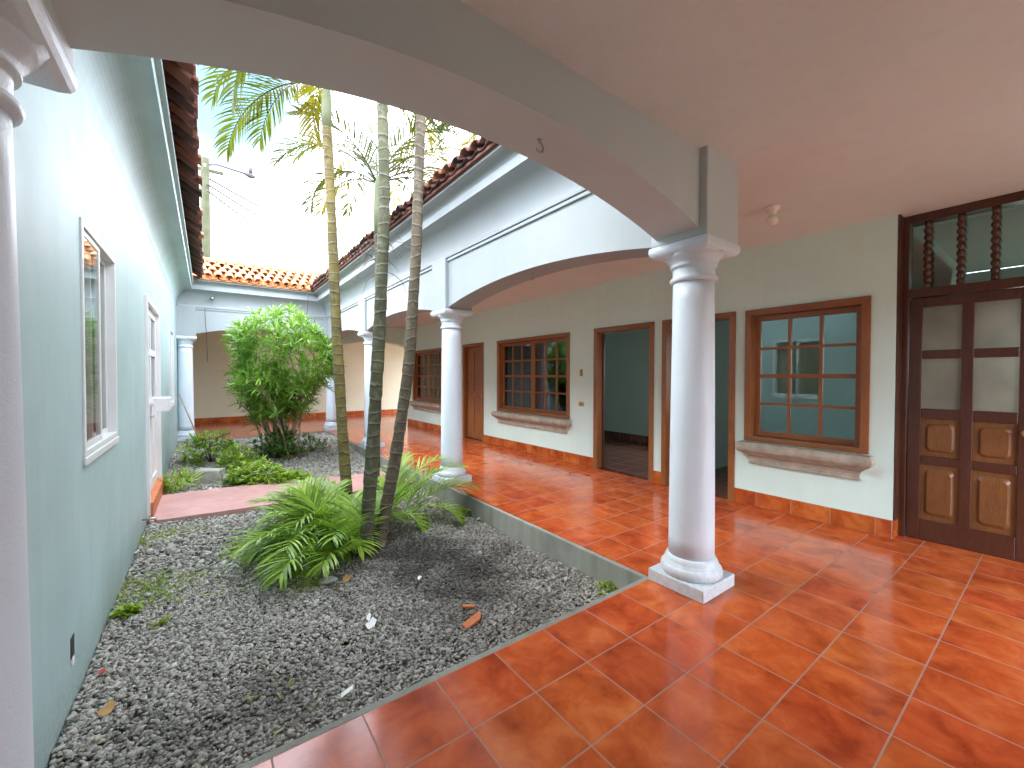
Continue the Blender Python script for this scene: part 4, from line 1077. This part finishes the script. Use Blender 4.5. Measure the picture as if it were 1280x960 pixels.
bushlet(gp(322, 603), (.42, .30), .34, 130, 'low lime green plant spilling toward the pink path below the shrub', 'lime', seed=1)
bushlet(gp(300, 590), (.30, .35), .50, 110, 'taller lime green plant left of the shrub foot', 'lime', stems=6, seed=2)
bushlet(gp(262, 578), (.42, .40), .62, 90, 'airy yellow green plant on bare stalks behind the grey block', 'lime', stems=9, seed=3, L=(.09, .17), w=(.03, .05))
bushlet(gp(352, 604), (.38, .22), .16, 90, 'flat light green ground plant beside the pink path', 'lime', seed=4, L=(.07, .15))
bushlet(gp(303, 606), (.20, .14), .18, 50, 'small grey green rosette plant by the grey block', 'deep', seed=5)
bushlet(gp(222, 614), (.20, .18), .20, 28, 'bright green spiky tuft at the foot of the left wall behind the path', 'lime', seed=6, L=(.14, .26), w=(.015, .025), upw=1)
bushlet(gp(390, 565), (.34, .25), .36, 26, 'sparse grey leaved seedling right of the shrub', 'deep', seed=7, L=(.10, .18), w=(.015, .022), stems=7, upw=1)
bushlet(gp(757, 738), (.07, .06), .08, 16, 'tiny green weed in the corner of the kerb by the near column', 'weed', name='weed', cat='weed', seed=8, L=(.03, .06), w=(.012, .02))
bushlet(gp(578, 645), (.10, .08), .10, 22, 'small green weed against the kerb below the second column', 'weed', name='weed', cat='weed', seed=9, L=(.03, .07), w=(.012, .02))
bushlet(gp(158, 768), (.07, .06), .05, 18, 'round bright weed on gravel close to the left wall', 'lime', name='weed', cat='weed', seed=10, L=(.03, .06), w=(.022, .035))
bushlet(gp(448, 738-20), (.12, .1), .1, 0, 'x', 'weed') if False else None
# thin grass and moss scattered over the gravel
R = random.Random(77); m = MB()
for (px, py, rx, ry, n) in [(205, 672, .28, .25, 300), (185, 735, .20, .30, 200), (250, 720, .12, .12, 80), (215, 745, .15, .12, 90), (290, 735, .3, .25, 40), (200, 780, .06, .05, 30), (430, 560, .5, .6, 160), (330, 590, .6, .5, 120), (400, 590, .5, .4, 170), (380, 735, .12, .12, 90), (250, 600, .3, .5, 160), (300, 900, .7, .4, 25)]:
    c = gp(px, py)
    for _ in range(n):
        q = c+Vector((R.gauss(0, rx*.55), R.gauss(0, ry*.55), 0)); q.x = max(LW+.03, min(2.5, q.x)); q.z = gz(q.x, q.y)+.006
        if q.y < 1.86 or 5.78 < q.y < 7.1: continue
        for i in range(3): leaf(m, q, Vector((R.gauss(0, 1), R.gauss(0, 1), R.uniform(.1, .9))), R.uniform(.015, .05), R.uniform(.005, .012), R, .4, 2)
o = m.build('ground_weeds', 'weed', normals=False); tag(o, 'thin weeds and moss sprouting over the gravel', 'weeds'); o['kind'] = 'stuff'

# ------------------------------------------------------------------ things lying on the gravel
def rock(p, s, seed, matname, name, label, cat, noise_=.12, flat=False):
    R = random.Random(seed); bm = bmesh.new(); bmesh.ops.create_cube(bm, size=2) if flat else bmesh.ops.create_icosphere(bm, subdivisions=2, radius=1)
    if flat: bmesh.ops.subdivide_edges(bm, edges=bm.edges[:], cuts=3, use_grid_fill=True)
    for v in bm.verts: v.co = Vector((v.co.x*s[0], v.co.y*s[1], v.co.z*s[2]))*(1+R.uniform(-noise_, noise_))
    me = bpy.data.meshes.new(name); bm.to_mesh(me); bm.free(); me.materials.append(M[matname])
    o = bpy.data.objects.new(name, me); COL.objects.link(o); o.location = p; o.rotation_euler = (R.uniform(-.1, .1), R.uniform(-.1, .1), R.uniform(0, 3)); return tag(o, label, cat)
q = gp(262, 604); o = rock(q+Vector((0, 0, .10)), (.17, .10, .11), 3, 'rock', 'stone_block', 'squarish grey stone block on the gravel behind the pink path', 'stone', .05, True); o.rotation_euler = (0, 0, -.5)
bv = o.modifiers.new('bevel', 'BEVEL'); bv.width = .012
q = gp(288, 602); rock(q+Vector((0, 0, .05)), (.13, .10, .08), 5, 'rock', 'stone', 'rounded grey stone right beside the square block', 'stone')
q = gp(410, 727); rock(q+Vector((0, 0, .015)), (.07, .05, .02), 6, 'rock', 'stone', 'flat grey stone in front of the palm bush', 'stone')
def shard(px, py, poly, th, matname, name, label, cat, rz=0, tilt=(0, 0), lift=.03):
    q = gp(px, py); q.z += lift; m = MB(); c, s = math.cos(rz), math.sin(rz)
    P = [(q.x+u*c-v*s, q.y+u*s+v*c, q.z+u*tilt[0]+v*tilt[1]) for u, v in poly]; n = len(P)
    m.add([(x, y, z-th/2) for x, y, z in P]+[(x, y, z+th/2) for x, y, z in P], [tuple(range(n))[::-1], tuple(range(n, 2*n))]+[(i, (i+1) % n, n+(i+1) % n, n+i) for i in range(n)])
    return tag(m.build(name, matname, org=tuple(q)), label, cat)
shard(590, 781, [(-.08, -.03), (.04, -.035), (.085, -.005), (.08, .02), (.02, .018), (-.075, .02)], .014, 'brick', 'tile_shard', 'larger broken terracotta shard lying on the gravel', 'tile shard', .25, (.1, .15))
shard(586, 763, [(-.05, -.015), (.03, -.022), (.05, -.01), (.03, .014), (-.045, .018)], .014, 'brick', 'tile_shard', 'smaller broken terracotta shard just behind the larger one', 'tile shard', -.75, (.1, -.1))
shard(464, 785, [(-.035, -.02), (.0, -.035), (.035, -.01), (.03, .03), (.0, .02), (-.025, .03)], .003, 'paper', 'paper_scrap', 'crumpled white scrap on the gravel left of the shards', 'litter', .3, (.4, .2))
shard(461, 777, [(-.03, -.008), (.02, -.012), (.035, .0), (.01, .012), (-.02, .012)], .003, 'paper', 'paper_scrap', 'small white scrap touching the crumpled one', 'litter', 1.1, (.3, .3))
shard(524, 727, [(-.02, -.012), (.022, -.008), (.018, .014), (-.01, .012)], .004, 'paper', 'paper_scrap', 'tiny white scrap on dark gravel right of the palms', 'litter', .5, (.2, .2))
shard(433, 872, [(-.035, -.01), (.03, -.014), (.038, .008), (-.02, .014)], .003, 'paper', 'paper_scrap', 'white scrap near the front tiled edge', 'litter', .2, (.2, .1))
shard(433, 728, [(-.04, -.02), (0, -.03), (.045, -.01), (.03, .02), (-.01, .03)], .003, 'dryleaf', 'dry_leaf', 'brown dry leaf in front of the palm bush', 'leaf', .3, (.3, .2))
shard(133, 894, [(-.035, -.01), (-.01, -.03), (.03, -.02), (.035, .02), (0, .012), (-.02, .03)], .003, 'dryleaf', 'dry_leaf', 'pale curled leaf on gravel at the lower left', 'leaf', .9, (.3, .2))
shard(127, 846, [(-.014, -.01), (.012, -.014), (.016, .008), (-.008, .014)], .006, 'redbit', 'petal', 'small red petal on gravel close to the left wall', 'petal', .4, (.3, .2))
a, b = gp(415, 735), gp(435, 752); m = MB(); m.tube([a+Vector((0, 0, .03)), (a+b)/2+Vector((0, .01, .035)), b+Vector((0, 0, .03))], .004, 6); tag(m.build('twig', 'twig', org=tuple(a)), 'thin twig on the gravel in front of the palm bush', 'twig')
for i, (px, py) in enumerate([(655, 668), (690, 690), (720, 712), (600, 650)]):
    q = gp(px, py); rock(q+Vector((0, 0, .02)), (.05, .03, .015), 20+i, 'rock', 'stone', ['pale chip by the kerb in the middle of its length', 'pale chip by the kerb third from the near column', 'pale chip by the kerb closest to the near column', 'pale chip by the kerb closest to the second column'][i], 'stone')

# ------------------------------------------------------------------ beyond the roofs: utility pole and wires
YP = 30.0
pt = at(256, 198, y=YP); px_ = pt.x
t = thing('utility_pole', 'weathered utility pole with a street lamp arm behind the left eave', 'pole', (px_, YP, -.5))
m = MB(); m.tube([(px_, YP, -.5), (px_, YP, pt.z*.5), (px_, YP, pt.z)], [.30, .26, .22], 14); m.build('post', 'pole', t)
a0 = at(262, 206, y=YP); a1 = at(272, 206, y=YP); a2 = at(306, 217, y=YP); a3 = at(319, 222, y=YP)
m = MB(); m.tube([Vector((px_, YP, a0.z-.4)), a0, a1, a2], .06, 8); m.build('lamp_arm', 'cable', t)
m = MB(); m.tube([a2, (a2+a3)/2, a3], [.10, .17, .10], 8); m.tube([a2+Vector((.3, 0, .1)), a2+Vector((.3, 0, .45))], .12, 8); m.build('lamp_head', 'cable', t)
m = MB(); b0 = at(256, 212, y=YP); m.box((px_-.9, YP-.06, b0.z-.08), (px_+.9, YP+.06, b0.z+.08)); m.build('crossarm', 'pole', t)
for k_, (dx, zz) in enumerate([(-.8, 0), (.8, 0), (0, -.0)]):
    m = MB(); m.lathe([(.05, 0), (.09, .04), (.05, .1), (.09, .14), (.04, .22)], (px_+dx, YP-.15*(k_ == 2), b0.z+.08), 8); m.build('insulator', 'porc', t)
for i, (x0, y0, x1, y1) in enumerate([(259, 222, 480, 318), (259, 230, 500, 345), (259, 238, 480, 352)]):
    p0 = at(x0, y0, y=YP-.1-.25*i); p1 = at(x1, y1, y=YP+14+i); pts = [p0.lerp(p1, u/12)-Vector((0, 0, 4*(.7+.3*i)*(u/12)*(1-u/12))) for u in range(13)]
    cable(pts, .055, ['highest overhead wire running right from the utility pole', 'middle overhead wire running right from the utility pole', 'lowest overhead wire running right from the utility pole'][i], 'power_line', 'overhead wires')
